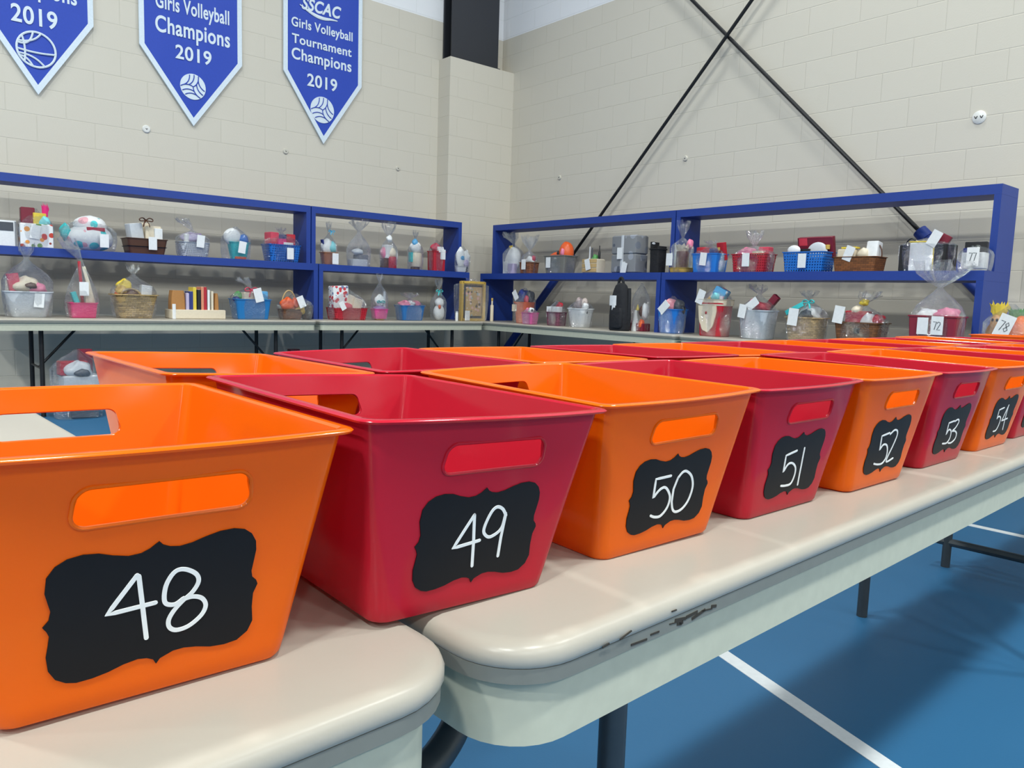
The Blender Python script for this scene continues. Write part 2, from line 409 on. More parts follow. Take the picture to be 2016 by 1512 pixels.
banner(1.184, .83, 3.13, 2.503, 4.4, 'blue pennant banner with basketball print, leftmost on the left wall',
       [('Champions', .89, 1.48, 3.265, .125), ('2019', 1.015, 1.335, 3.04, .13)], ('basket', 1.18, 2.85, .135))
banner(2.40, .895, 3.075, 2.457, 4.4, 'blue pennant banner reading Girls Volleyball Champions 2019, middle of three',
       [('Girls Volleyball', 2.09, 2.73, 3.415, .12), ('Champions', 2.085, 2.735, 3.215, .135), ('2019', 2.25, 2.565, 3.022, .115)], ('volley', 2.398, 2.80, .112))
banner(3.68, .85, 3.127, 2.491, 4.4, 'blue pennant banner reading Girls Volleyball Tournament Champions 2019, nearest the corner',
       [('Girls Volleyball', 3.335, 3.995, 3.56, .085), ('Tournament', 3.34, 3.985, 3.405, .085), ('Champions', 3.337, 3.985, 3.255, .105), ('2019', 3.50, 3.825, 3.03, .115)], ('volley', 3.664, 2.82, .128), (3.44, 3.865, 3.745, .11))

# ------------------------------------------------------------------ folding tables
tm = table_mat(); tband = mat('grey_table_edge', (118, 120, 114), .5); tap = mat('grey_green_apron', (186, 188, 170), .5); legm = mat('grey_steel_leg', (74, 80, 84), .4, .5); legd = mat('dark_steel_leg', (40, 40, 42), .45, .4)
def table(corner, L, Wd, ang, label, group, inset=.36, lm=None, brace=True, r=.065, top=.74, bar=True, inr=None, fy=.17):
    """corner = left end of the front edge (as seen by a person standing at the front)"""
    lm = lm or legm
    t = empty('folding_table', label, 'table', (corner[0], corner[1], 0), ang, group)
    cx, cy, a, b = L/2, Wd/2, L/2, Wd/2
    def R(ins, z, rr=r): return [(x+cx, y+cy, z) for x, y, z in rrect(a-ins, b-ins, rr-ins*.5, z, 8)]
    MB().loft([R(.012, top-.02), R(.002, top-.0195), R(0, top-.016), R(0, top-.010), R(.002, top-.005), R(.006, top-.0018), R(.014, top)]).build('tabletop', tm, t, ang=50)
    MB().loft([R(.002, top-.032), R(.002, top-.0201), R(.03, top-.0201), R(.03, top-.032)], False, False).build('edge_band', tband, t)
    MB().loft([R(.0125, top-.088), R(.0125, top-.06), R(.0125, top-.0321), R(.022, top-.0321), R(.022, top-.088), R(.0125, top-.088)], False, False).build('apron', tap, t, ang=50)
    for x in (inset, L-(inr or inset)):
        for y in (.17 if x < L/2 else fy, Wd-.15):
            MB().tube([(x, y, 0), (x, y, top-.034)], .0165, 12).build('leg', lm, t)
        if bar: MB().tube([(x, .10, .10), (x, Wd-.08, .10)], .015, 10).build('crossbar', lm, t)
        if brace:
            dx = .3 if x < L/2 else -.3
            MB().tube([(x, Wd*.4, top-.38), (x+dx, Wd*.4, top-.04)], .01, 8).build('leg_brace', lm, t)
            MB().tube([(x, .17, top-.38), (x, Wd-.15, top-.38)], .009, 8).build('leg_brace', lm, t)
    return t
TA = .045
t2 = table((.336, .388), 2.44, .762, TA, 'long grey folding table under bins 50 to 55, scuffed at its near corner', 'folding tables under the bins', brace=False, inset=.33, bar=False, inr=.29, fy=.075)
MB().tube(catmull([(.155, .24, .66), (.152, .235, .59), (.14, .225, .55), (.10, .21, .528), (.03, .19, .515), (-.03, .17, .47), (-.05, .16, .2), (-.05, .16, 0)], 5), .0165, 12).build('leg_brace', legm, t2)
c1 = Matrix.Rotation(TA, 2) @ Vector((2.40, 0))
table((.322-c1.x, .402-c1.y), 2.40, .762, TA, 'grey folding table under bin 48 at the lower left', 'folding tables under the bins', brace=False)
c3 = Matrix.Rotation(TA, 2) @ Vector((-2.40, .777))
table((.322+c3.x, .402+c3.y), 2.40, .762, TA, 'empty grey folding table seen through the hand hole of bin 48', 'folding tables under the bins', brace=False)
c4 = Matrix.Rotation(TA, 2) @ Vector((2.455, 0))
table((.336+c4.x, .388+c4.y), 2.44, .762, TA, 'grey folding table under the farthest bins at the right edge', 'folding tables under the bins', brace=False, inset=.46)
# scuff marks on the corner of the second table
sm = mat('black_scuff', (48, 44, 38), .8)
mb = MB(); rd = random.Random(3)
for i in range(3):
    x = .15+rd.uniform(-.05, .06); y = -.0006-rd.uniform(0, .0004); z = .7225+rd.uniform(-.003, .010)
    mb.box((x, y, z), (rd.uniform(.004, .022), .001, rd.uniform(.0004, .0014)), ry=rd.uniform(-.25, .05))
for i in range(10):
    x = .19+rd.uniform(-.06, .07); mb.box((x, .0019, .713+rd.uniform(-.003, .003)), (rd.uniform(.006, .022), .001, rd.uniform(.0008, .003)), ry=rd.uniform(-.2, .2))
mb.build('scuff_mark', sm, t2, False)

G2 = 'folding tables along the walls'
table((.70, 6.45), 2.45, .762, 0, 'grey folding table on the left wall holding the white bucket and books', G2, lm=legd, inset=.32, r=.04)
table((3.18, 6.45), 1.88, .762, 0, 'grey folding table on the left wall holding the red basket, right of the gap', G2, lm=legd, inset=.3, r=.04)
table((5.085, 6.90), 2.93, .762, -pi/2, 'grey folding table on the right wall below the black backpack', G2, lm=legd, inset=.45, r=.04)
table((5.085, 3.94), 2.44, .762, -pi/2, 'grey folding table on the right wall holding the red bearded bucket', G2, lm=legd, inset=.36, r=.04)

# ------------------------------------------------------------------ blue display shelves standing on the wall tables
shm = mat('blue_shelf_paint', (24, 58, 142), .5)
def shelf(loc, rz, L, label):
    """local x along the wall, -y towards the room; origin at back left on the table top"""
    t = empty('display_shelf', label, 'shelf', loc, rz, 'blue open display shelves')
    th = .062; zm = 1.258-.74; zt = 1.80-.74; du, dl = .29, .45
    e = .001
    MB().box((L/2, -du/2, zt-th/2), (L, du, th)).build('top_board', shm, t, False)
    MB().box((L/2, -dl/2, zm-th/2), (L, dl, th)).build('middle_board', shm, t, False)
    for x in (.021, L-.021):
        MB().box((x, -du/2, (zm+zt-th)/2), (.042, du, zt-th-zm-e)).build('side_panel', shm, t, False)
        MB().box((x, -dl/2, (zm-th)/2), (.042, dl, zm-th-e)).build('side_panel', shm, t, False)
    return t
shelf((.71, 7.205, .74), 0, 2.59, 'blue open shelf on the left wall, reaching the left edge of the view')
shelf((3.31, 7.205, .74), 0, 1.76, 'blue open shelf on the left wall beside the corner')
shelf((5.75, 6.86, .74), -pi/2, 2.54, 'blue open shelf on the right wall beside the corner')
shelf((5.75, 4.31, .74), -pi/2, 2.51, 'blue open shelf on the right wall with a free end post at the right')

# ------------------------------------------------------------------ numbered bins
BW, BD, BH, bw, bd = .2405, .317, .162, .171, .249
SL = hypot(BH, (BD-bd)/2); BOW = .011
def bowf(t): return BOW*t**2.5
def bin_mesh():
    th = .0024
    def ring(t, z, off, flat=False):
        a = bw/2+(BW-.012-bw)/2*t+off; b = bd/2+(BD-.012-bd)/2*t+off
        return rrect(a, b, .014-.004*t+off*.5, z, 6, 14, 4, bowf(t))
    mb = MB(); R = []
    R.append(ring(0, 0, -.004)); R.append(ring(0, .0012, -.0012)); R.append(ring(.02, .004, 0))
    for i in range(1, 13):
        t = i/12*.985; R.append(ring(t, BH*t, 0))
    z0 = BH*.985
    R.append(ring(.985, z0+.0002, .0045)); R.append(ring(.99, z0-.0006, .0062)); R.append(ring(1, z0+.0010, .0068)); R.append(ring(1, BH-.0004, .0055)); R.append(ring(1, BH, .003)); R.append(ring(1, BH, -.0005)); R.append(ring(.99, BH-.0015, -th))
    for i in range(11, 0, -1):
        t = i/12*.985; R.append(ring(t, BH*t, -th))
    R.append(ring(.02, .006, -th)); R.append(ring(.0, .0035, -.006))
    mb.loft(R)
    me = mb.mesh('bin_body', None, True, 30)
    ob = bpy.data.objects.new('tmp', me); COL.objects.link(ob)
    zc = .132/SL*BH
    cut = MB(); pr = []
    for y in (-.3, .3): pr.append([(x*(1-.05*(z > 0)), y, zc+z) for x, z, _ in rrect(.0495, .0118, .0075, 0, 6)])
    cut.loft(pr)
    co = bpy.data.objects.new('cut', cut.mesh('cut')); COL.objects.link(co)
    md = ob.modifiers.new('b', 'BOOLEAN'); md.object = co; md.operation = 'DIFFERENCE'; md.solver = 'EXACT'
    dg = bpy.context.evaluated_depsgraph_get(); dg.update()
    res = bpy.data.meshes.new_from_object(ob.evaluated_get(dg)); res.name = 'bin_body'
    bpy.data.objects.remove(ob); bpy.data.objects.remove(co)
    lip = MB()
    loop = rrect(.0497, .0120*SL/BH, .0078, 0, 6)
    for sg in (1, -1):
        pts = []
        for x, q, _ in loop+loop[:2]:
            xx = x*(1-.05*max(0, q)/.0125)
            p = FACE(xx, .132+q, .0002); pts.append((p.x, p.y*sg, p.z))
        lip.tube(pts, .0013, 6, caps=False)
    lm_ = lip.mesh('lip'); bmm = bmesh.new(); bmm.from_mesh(res); bmm.from_mesh(lm_); bmm.to_mesh(res); bmm.free()
    res.materials.clear(); res.materials.append(None)
    res.shade_smooth(); res.set_sharp_from_angle(angle=radians(32))
    return res
def face(x, s, out):
    t = s/SL
    a = bw/2+(BW-.012-bw)/2*t
    n = Vector((0, -BH, -(BD-bd)/2)).normalized()
    p = Vector((x, -(bd/2+(BD-.012-bd)/2*t)-bowf(t)*max(0, 1-(x/a)**2), BH*t))
    return p+n*out
OUT = [(-614,633),(-585,670),(-577,723),(-591,776),(-607,840),(-601,935),(-562,996),(-504,1032),(-427,1046),(-348,1038),(-275,1012),(-192,992),(-126,997),(-79,1019),(-51,1042),(-30,1057),(-7,1031),(34,1012),(89,1003),(160,1013),(242,1040),(326,1060),(412,1063),(481,1045),(530,1006),(561,950),(569,886),(559,800),(551,738),(560,692),(589,662),(600,634),(575,570),(575,472),(587,366),(557,295),(491,247),(411,238),(320,247),(230,274),(154,288),(91,285),(41,265),(15,254),(-6,222),(-25,258),(-62,278),(-112,287),(-190,275),(-274,248),(-358,233),(-440,230),(-494,246),(-548,284),(-583,348),(-595,437),(-586,514),(-581,568),(-595,604)]
def label_mesh():
    # a symmetrised bracket-shaped chalkboard sticker
    bm = bmesh.new()
    bm.faces.new([bm.verts.new((x/1e4, s/1e4-.0008, 0)) for x, s in OUT])
    for k in range(-5, 6):
        bmesh.ops.bisect_plane(bm, geom=bm.verts[:]+bm.edges[:]+bm.faces[:], plane_co=(k*.0105, 0, 0), plane_no=(1, 0, 0))
    for k in range(1, 5):
        bmesh.ops.bisect_plane(bm, geom=bm.verts[:]+bm.edges[:]+bm.faces[:], plane_co=(0, .022+k*.0165, 0), plane_no=(0, 1, 0))
    bmesh.ops.triangulate(bm, faces=bm.faces[:])
    me = bpy.data.meshes.new('chalkboard_label'); bm.to_mesh(me); bm.free()
    fr = [face(v.co.x, v.co.y, .0010) for v in me.vertices]; bk = [face(v.co.x, v.co.y, .0001) for v in me.vertices]
    n = len(fr); fs = [tuple(p.vertices) for p in me.polygons]
    ec = {}
    for f in fs:
        for i in range(3):
            e = tuple(sorted((f[i], f[(i+1) % 3]))); ec.setdefault(e, []).append((f[i], f[(i+1) % 3]))
    rim = [v[0] for v in ec.values() if len(v) == 1]
    mb = MB(); mb.add(fr+bk, fs+[tuple(i+n for i in f[::-1]) for f in fs]+[(a, b, b+n, a+n) for a, b in rim])
    return mb.mesh('chalkboard_label', mat('black_chalkboard_vinyl', (20, 21, 25), .5, spec=.2), True, 40)
STROKES = {
48:[[(-143,860),(-293,637),(-31,652)],[(-133,852),(-106,671),(-71,422)],[(132,642),(82,612),(30,631),(17,688),(28,769),(69,837),(125,843),(195,797),(215,738),(183,673),(128,625),(80,570),(52,510),(61,458),(104,428),(177,439),(248,495),(271,558),(245,614),(190,640),(133,636)]],
49:[[(-106,835),(-254,569),(-1,598)],[(-106,835),(-62,605),(-29,376)],[(226,787),(178,849),(119,876),(73,851),(36,767),(22,681),(55,632),(105,613),(176,642),(211,688),(218,766),(218,805)],[(222,777),(221,596),(228,421)]],
50:[[(-66,822),(-288,817),(-267,610),(-195,686),(-114,701),(-32,625),(1,548),(-17,452),(-92,380),(-179,382),(-248,409)],[(56,779),(26,657),(42,513),(86,419),(153,382),(247,405),(320,494),(339,636),(283,760),(187,833),(116,838),(56,779)]],
51:[[(-75,822),(-300,783),(-260,564),(-195,655),(-95,659),(8,587),(37,482),(0,376),(-111,364),(-226,376)],[(96,836),(140,603),(180,333)]],
52:[[(-85,826),(-306,800),(-240,585),(-174,654),(-66,643),(18,556),(47,437),(-24,358),(-162,356),(-296,382)],[(-50,803),(-21,820),(57,856),(153,835),(202,750),(166,598),(88,373),(299,396)]],
53:[[(-60,785),(-270,765),(-215,560),(-160,640),(-40,600),(15,480),(-60,395),(-240,400)],[(-20,775),(100,800),(175,745),(120,650),(20,600),(145,588),(265,530),(282,435),(160,378),(20,385)]],
54:[[(-100,833),(-330,805),(-280,626),(-210,669),(-80,618),(-50,489),(-105,381),(-240,371)],[(110,867),(40,558),(330,582)],[(105,860),(200,567),(280,358)]],
55:[[(-75,822),(-300,783),(-260,564),(-195,655),(-95,659),(-20,587),(0,482),(-30,396),(-111,364),(-226,376)],[(255,822),(60,783),(90,564),(155,655),(235,659),(310,587),(330,482),(300,396),(219,364),(104,376)]]}
def chalk(n):
    mb = MB()
    for st in STROKES[n]:
        corner = len(st) <= 3
        P2 = [Vector((x/1e4, s/1e4-.0008, 0)) for x, s in st]
        pts = []
        if corner:
            for i in range(len(P2)-1): pts += [P2[i].lerp(P2[i+1], k/6) for k in range(6)]
            pts.append(P2[-1])
        elif n in (50, 51, 52, 53, 54, 55) and st[2][1] < 700 and st[1][0] < st[0][0]:
            for i in range(2): pts += [P2[i].lerp(P2[i+1], k/4) for k in range(4)]
            pts += catmull(P2[2:], 5)
        else: pts = catmull(P2, 5)
        hw = .00135
        L_, R_ = [], []
        for i, p in enumerate(pts):
            d = (pts[min(i+1, len(pts)-1)]-pts[max(i-1, 0)]); d = d.normalized() if d.length > 1e-9 else Vector((1, 0, 0))
            nn = Vector((-d.y, d.x, 0))*hw; L_.append(p+nn); R_.append(p-nn)
        k = len(pts); vs = [face(p.x, p.y, .0015) for p in L_+R_]+[face(p.x, p.y, .0008) for p in L_+R_]
        fs = []
        for i in range(k-1):
            fs += [(i, i+1, k+i+1, k+i), (2*k+i, 3*k+i, 3*k+i+1, 2*k+i+1), (i, 2*k+i, 2*k+i+1, i+1), (k+i, k+i+1, 3*k+i+1, 3*k+i)]
        fs += [(0, k, 3*k, 2*k), (k-1, 3*k-1, 4*k-1, 2*k-1)]
        mb.add(vs, fs)
        for p in (pts[0], pts[-1]):
            c = [face(p.x+hw*cos(2*pi*j/8), p.y+hw*sin(2*pi*j/8), .0015) for j in range(8)]; c2 = [face(p.x+hw*cos(2*pi*j/8), p.y+hw*sin(2*pi*j/8), .0008) for j in range(8)]
            mb.loft([c2, c])
    return mb.mesh('chalk_number', mat('white_chalk_marker', (236, 238, 238), .7), False)
def bin_mat(name, col):
    m, nt, b = new_mat(name)
    b.inputs['Base Color'].default_value = lin(col); b.inputs['Roughness'].default_value = .14
    b.inputs['Specular IOR Level'].default_value = .3
    tr = N(nt, 'ShaderNodeBsdfTranslucent'); tr.inputs[0].default_value = lin(col); ms = N(nt, 'ShaderNodeMixShader'); ms.inputs[0].default_value = .28
    nt.links.new(b.outputs[0], ms.inputs[1]); nt.links.new(tr.outputs[0], ms.inputs[2]); nt.links.new(ms.outputs[0], nt.nodes['Material Output'].inputs[0])
    tc = N(nt, 'ShaderNodeTexCoord'); ns = N(nt, 'ShaderNodeTexNoise'); ns.inputs['Scale'].default_value = 9; ns.inputs['Detail'].default_value = 2
    nt.links.new(tc.outputs['Object'], ns.inputs['Vector']); bump(nt, b, ns.outputs['Fac'], .10, .012)
    return m
ORANGE = bin_mat('glossy_orange_plastic', (240, 112, 14)); RED = bin_mat('glossy_crimson_plastic', (200, 36, 56))
FACE = face
BODY = bin_mesh(); LABEL = label_mesh()
def add_bin(x, y, t, ax, ay, red, label, num=None, sign=False, group=None):
    o = empty('storage_bin', label, 'bin', (x, y, .7402), 0, group)
    m = Matrix.Rotation(t, 4, 'Z') @ Matrix(((1, 0, -ay, 0), (0, 1, -ax, 0), (ay, ax, 1, 0), (0, 0, 0, 1)))
    o.rotation_euler = m.to_3x3().to_euler()
    drop = abs(ay)*bw/2*.6+abs(ax)*bd/2*.6
    o.location.z += drop
    b = bpy.data.objects.new('body', BODY); COL.objects.link(b); b.parent = o
    b.material_slots[0].link = 'OBJECT'; b.material_slots[0].material = RED if red else ORANGE
    if num or sign:
        l = bpy.data.objects.new('chalkboard_label', LABEL); COL.objects.link(l); l.parent = o
        if num:
            c = bpy.data.objects.new('chalk_number', chalk(num)); COL.objects.link(c); c.parent = l
    return o
GF, GB = 'bins of the front row', 'bins of the back row'
FR = [(48, .128, .610, .010, -.005, -.0124, 0), (49, .368, .607, 0, 0, -.035, 1), (50, .628, .617, -.027, .0046, .0173, 0), (51, .870, .621, .006, .003, .0045, 1),
      (52, 1.110, .616, .008, -.004, .0025, 0), (53, 1.373, .630, .021, .014, -.003, 1), (54, 1.631, .638, .009, .018, .0055, 0), (55, 1.869, .650, .007, .0077, .006, 1)]
for n, x, y, t, ax, ay, r in FR:
    add_bin(x, y, t, ax, ay, r, '%s plastic bin with the chalk number %d on a black label' % ('crimson' if r else 'orange', n), n, group=GF)
for i, (x, y, r, lb) in enumerate([(2.119, .662, 0, 'orange bin in the front row, first one right of crimson bin 55'), (2.374, .673, 1, 'crimson bin in the front row, second one right of bin 55'), (2.632, .684, 0, 'orange bin in the front row, third one right of bin 55'), (2.885, .694, 1, 'crimson bin in the front row, fourth one right of bin 55')]):
    add_bin(x, y, .012, 0, .002, r, lb, None, True, GF)
BR = [(-.03, .945, .0, 0, 0, 1, 'crimson bin behind bin 48, only its rim showing at the left edge'),
      (.334, .925, .02, -.0044, -.036, 0, 'orange bin behind bin 49, at the left end of the joined back row'),
      (.592, .921, .019, 0, .0136, 1, 'crimson bin directly behind the gap between bins 49 and 50'),
      (.848, .959, -.01, -.007, -.0037, 0, 'orange bin behind bin 50 and left of a crimson one'),
      (1.108, .963, 0, -.009, -.006, 1, 'crimson bin of the back row behind bin 51'),
      (1.345, .945, -.01, 0, -.003, 0, 'orange bin of the back row behind bin 52'),
      (1.590, .950, -.005, .002, 0, 1, 'crimson bin of the back row behind the left half of bin 53'),
      (1.836, .958, .02, 0, .0036, 0, 'orange bin of the back row, fourth orange one from the left'),
      (2.082, .964, .011, 0, 0, 1, 'crimson bin of the back row, fifth crimson one from the left'),
      (2.335, .972, .02, 0, .008, 0, 'orange bin of the back row in front of the brown wicker basket'),
      (2.585, .985, .01, 0, 0, 1, 'crimson bin of the back row in front of the dark red tub'),
      (2.845, .985, .01, .012, .002, 0, 'orange bin of the back row right of the dark red tub'),
      (3.10, .995, .02, 0, 0, 1, 'crimson bin near the far end of the back row'),
      (3.82, 1.14, .03, 0, 0, 0, 'orange bin farthest back, below the autumn doll')]
for x, y, t, ax, ay, r, lb in BR:
    fy = max([.607]+[b[2] for b in FR if abs(b[1]-x) < .235]+[.662 if 1.9 < x < 2.3 else 0, .673 if 2.15 < x < 2.6 else 0, .684 if 2.4 < x < 2.86 else 0, .694 if 2.65 < x < 3.1 else 0])
    add_bin(x, max(y, fy+BD+.019), t, ax, ay, r, lb, None, False, GB)

# ------------------------------------------------------------------ raffle baskets and other donated goods
C_ = {'white':(228,230,232),'cream':(222,210,188),'red':(178,30,48),'pink':(224,128,160),'hot':(222,40,120),'teal':(56,186,190),'aqua':(120,206,214),'blue':(28,104,190),'deep':(40,52,120),
      'brown':(84,54,40),'tan':(190,160,110),'wood':(176,124,70),'orange':(220,92,40),'yellow':(222,196,70),'black':(26,26,30),'grey':(128,130,134),'dgrey':(74,78,86),'purple':(150,130,176),'lav':(186,176,206),'green':(84,150,84),'gold':(200,166,80),'silver':(200,204,210),'rose':(200,70,92),'wine':(120,30,50),'sky':(88,160,208)}
def gm(col, kind='plain', **kw):
    c = C_[col] if isinstance(col, str) else col
    nm = {'plain':'plastic', 'cloth':'fabric', 'paper':'card', 'wicker':'wicker', 'spots':'printed', 'slot':'slotted_plastic'}[kind]
    rough = {'plain':.38, 'cloth':.9, 'paper':.6, 'wicker':.7, 'spots':.6, 'slot':.4}[kind]
    return mat('%s_%s' % (col if isinstance(col, str) else 'tint_%d_%d_%d' % c, nm), c, rough, 0, kind, **kw)
FLORAL = ('spots', 'white', dict(col2=((196,64,50),(110,150,70),(226,150,60),(150,60,50)), scale=22))
ROUNDEL = ('spots', 'white', dict(col2=((70,196,200),(226,170,180),(60,170,170)), scale=11))
CHECK = ('spots', 'white', dict(col2=((196,50,60),(120,130,170),(206,70,80)), scale=26))
BLUEP = ('spots', 'sky', dict(col2=((232,150,170),(236,236,240),(60,190,200)), scale=24))
CAMO = ('spots', 'tan', dict(col2=((206,190,180),(110,96,84),(160,176,170),(216,170,160)), scale=26))
FLEECE = ('spots', 'grey', dict(col2=((150,154,164),(86,92,104),(112,118,130)), scale=12))
def rm(mt):
    if isinstance(mt, str) or isinstance(mt[0], int): return gm(mt)
    if len(mt) == 3: return gm(mt[1], mt[0], **mt[2])
    return gm(mt[1], mt[0])
DIG = {'7':[[(0,1),(.6,1),(.25,0)]], '2':[[(0,.8),(.2,1),(.5,.95),(.55,.7),(0,0),(.6,0)]], '8':[[(.3,.5),(.05,.75),(.3,1),(.55,.75),(.3,.5),(0,.25),(.3,0),(.6,.25),(.3,.5)]], '1':[[(.3,1),(.3,0)]]}
class Gift:
    def __init__(s, name, label, cat, side, pos, wa, h, zb, rho=.75, front=None, group=None, yaw=0):
        """side L/R wall; pos = place along the wall measured at the front; wa = apparent width"""
        if side == 'L':
            yf = front or 6.86; tn = abs(pos)/yf; w = wa/(1+rho*tn); d = rho*w; yc = yf+d/2; s.loc = (pos*yc/yf, yc, zb); rz = 0
        else:
            xf = front or 5.35; tn = abs(pos)/xf; w = wa/(1+rho*tn); d = rho*w; xc = xf+d/2; s.loc = (xc, pos*xc/xf, zb); rz = -pi/2
        s.w, s.d, s.h = w, d, h
        s.t = empty(name, label, cat, s.loc, rz+yaw, group)
    def S(s, x, y, z): return (x*s.w, y*s.d, z*s.h)
    def tub(s, mt, top, wt=1.0, dt=1.0, taper=.8, rr=.25, name='basket', cx=0, cy=0, z0=0, lip=.006, handle=None):
        a, b, H = s.w*wt/2, s.d*dt/2, s.h*top
        def R(k, z, off=0): return [(x+cx*s.w, y+cy*s.d, z) for x, y, z in rrect(a*k+off, b*k+off, rr*min(a, b)*2*k*.5+.002, z, 5)]
        z0 *= s.h; k = lambda u: taper+(1-taper)*u
        rings = [R(k(0), z0, -.004), R(k(0), z0+.004)]+[R(k(u), z0+u*H*.96) for u in (.25, .5, .75, 1)]
        rings += [R(1, z0+H*.96, lip), R(1, z0+H, lip), R(1, z0+H, -.004), R(k(.5), z0+H*.5, -.006), R(k(.1), z0+H*.12, -.006)]
        o = MB().loft(rings).build(name, rm(mt), s.t)
        if handle:
            n = 14; hh = handle*s.h
            pts = [(cx*s.w-a*cos(pi*i/n)*.97, cy*s.d, z0+H*.9+hh*sin(pi*i/n)) for i in range(n+1)]
            MB().tube(pts, .008, 8).build('handle', rm(mt) if not isinstance(mt, tuple) or mt[0] != 'slot' else gm(mt[1]), s.t)
        return s
    def box(s, mt, x, y, z, sx, sy, sz, rz=0, rx=0, ry=0, name='gift_box'):
        d = Vector((sx*s.w, sy*s.d, sz*s.h))
        b = .06*min(d)
        mb = MB()
        R = Matrix.Rotation(rz, 3, 'Z') @ Matrix.Rotation(rx, 3, 'X') @ Matrix.Rotation(ry, 3, 'Y'); c = Vector(s.S(x, y, z))+Vector((0, 0, d.z/2))
        rings = []
        for zz, ins in ((-d.z/2, b), (-d.z/2+b, 0), (d.z/2-b, 0), (d.z/2, b)):
            rings.append([tuple(c+R @ Vector(p)) for p in rrect(d.x/2-ins, d.y/2-ins, b+.001, zz, 2)])
        mb.loft(rings).build(name, rm(mt), s.t); return s
    def ball(s, mt, x, y, z, rx, ry, rz, noise=.12, name='soft_toy', seed=1):
        MB().ball(s.S(x, y, z), (rx*s.w, ry*s.d, rz*s.h), noise=noise, seed=seed).build(name, rm(mt), s.t, ang=80); return s
    def cyl(s, mt, x, y, z, r, hh, r2=None, name='jar', neck=None):
        r *= s.w; hh *= s.h; r2 = r if r2 is None else r2*s.w
        prof = [(.001, 0), (r*.94, 0), (r, hh*.04), (r2, hh*.95), (r2*.93, hh), (.001, hh)]
        if neck: prof = [(.001, 0), (r*.94, 0), (r, hh*.04), (r, hh*.55), (r*.4, hh*.72), (r*.38, hh), (.001, hh)]
        c = s.S(x, y, z); MB().lathe(prof, c, 18).build(name, rm(mt), s.t); return s
    def tissue(s, mt, x, y, z, r, hh, seed=3, name='tissue_paper'):
        rd = random.Random(seed); rings = []; n = 20; c = s.S(x, y, z)
        for k in range(5):
            u = k/4; rings.append([(c[0]+r*s.w*(.5+.5*u)*(1+.25*rd.uniform(-1, 1)*u)*cos(2*pi*j/n), c[1]+r*s.d*(.5+.5*u)*sin(2*pi*j/n), c[2]+hh*s.h*(u*(.75+.35*(j % 2)*u)+.12*u*rd.uniform(-1, 1))) for j in range(n)])
        mb = MB(); mb.loft(rings, True, False); mb.build(name, rm(mt), s.t, False); return s
    def bow(s, mt, x, y, z, size, tails=True):
        c = Vector(s.S(x, y, z)); mb = MB(); q = size*s.w
        for sd in (-1, 1):
            pts = [c, c+Vector((sd*q*.5, -.01, q*.38)), c+Vector((sd*q, -.012, q*.2)), c+Vector((sd*q*.95, -.012, -q*.12)), c+Vector((sd*q*.45, -.01, -q*.1)), c]
            mb.tube(catmull(pts, 4), q*.18, 8, sq=.5)
            if tails: mb.tube(catmull([c, c+Vector((sd*q*.35, -.02, -q*.5)), c+Vector((sd*q*.5, -.02, -q*1.1))], 4), q*.14, 6, sq=.3)
        mb.ball(tuple(c), (q*.22, q*.2, q*.22), 10, 6)
        mb.build('ribbon_bow', rm(mt), s.t); return s
    def arc(s, mt, x0, x1, z0, zt, r=.006, y=0, name='handle'):
        pts = [s.S(x0+(x1-x0)*(1-cos(pi*i/14))/2, y, z0+(zt-z0)*sin(pi*i/14)) for i in range(15)]
        MB().tube(pts, r, 8).build(name, rm(mt), s.t); return s
    def wrap(s, rx=.52, zs=.45, zn=.75, rf=.3, lean=0, seed=0, base=.9, ry=None, top=1.0, neck=.05):
        rd = random.Random(seed*7+3); n = 44; ry = ry or rx*1.02
        ph = [rd.uniform(0, 6.3) for _ in range(5)]
        lv = [(0.01, base), (.25*zs, base+(1-base)*.5), (.6*zs, 1), (zs, 1.0), (zs+(zn-zs)*.3, .84), (zs+(zn-zs)*.6, .52), (zs+(zn-zs)*.85, .22), (zn, neck/rx)]
        if rf: lv += [(zn+(top-zn)*.25, rf/rx*.42), (zn+(top-zn)*.6, rf/rx*.8), (top, rf/rx)]
        rings = []
        for i, (z, k) in enumerate(lv):
            up = max(0, (z-zs)/(1-zs+1e-6)); fl = rf and z > zn
            ring = []
            for j in range(n):
                a = 2*pi*j/n
                f = 1+(.045+.15*up)*(sin(9*a+ph[0])*.5+sin(14*a+ph[1]+z*4)*.35+.35*rd.uniform(-1, 1))+(.22*sin(5*a+ph[2])+.12*sin(11*a+ph[4]) if fl else 0)
                p = 2.6 if z < zs else 2.6-.6*min(1, up*2)
                ca, sa = cos(a), sin(a); q = (abs(ca)**p+abs(sa)**p)**(-1/p)
                zz = z+(.06*sin(4*a+ph[3])+.05*rd.uniform(-1, 1) if i == len(lv)-1 and rf else 0)
                ring.append((rx*s.w*k*f*q*ca+lean*s.w*max(0, z-zn)/(1-zn+1e-6)*(1 if fl else 0), ry*s.d*(rx*s.w*k/ry/s.d if fl else k)*f*q*sa, min(zz, top+.04)*s.h))
            rings.append(ring)
        mb = MB(); mb.loft(rings, False, not rf)
        mb.build('cellophane_wrap', cello(), s.t, True, 24); return s
    def tag(s, x, z, y=-.56, tilt=0, num=None, k=1.0, rx=0):
        c = Vector(s.S(x, y, z)); R = Matrix.Rotation(tilt, 3, 'Y') @ Matrix.Rotation(rx, 3, 'X')
        a, b = .032*k, .052*k
        mb = MB(); vs = [c+R @ Vector((u*a, v*.0012, w*b)) for u in (-1, 1) for v in (-1, 1) for w in (-1, 1)]
        mb.add(vs, [(0, 1, 3, 2), (4, 6, 7, 5), (0, 4, 5, 1), (2, 3, 7, 6), (0, 2, 6, 4), (1, 5, 7, 3)])
        o = mb.build('number_tag', gm('white', 'paper'), s.t, False)
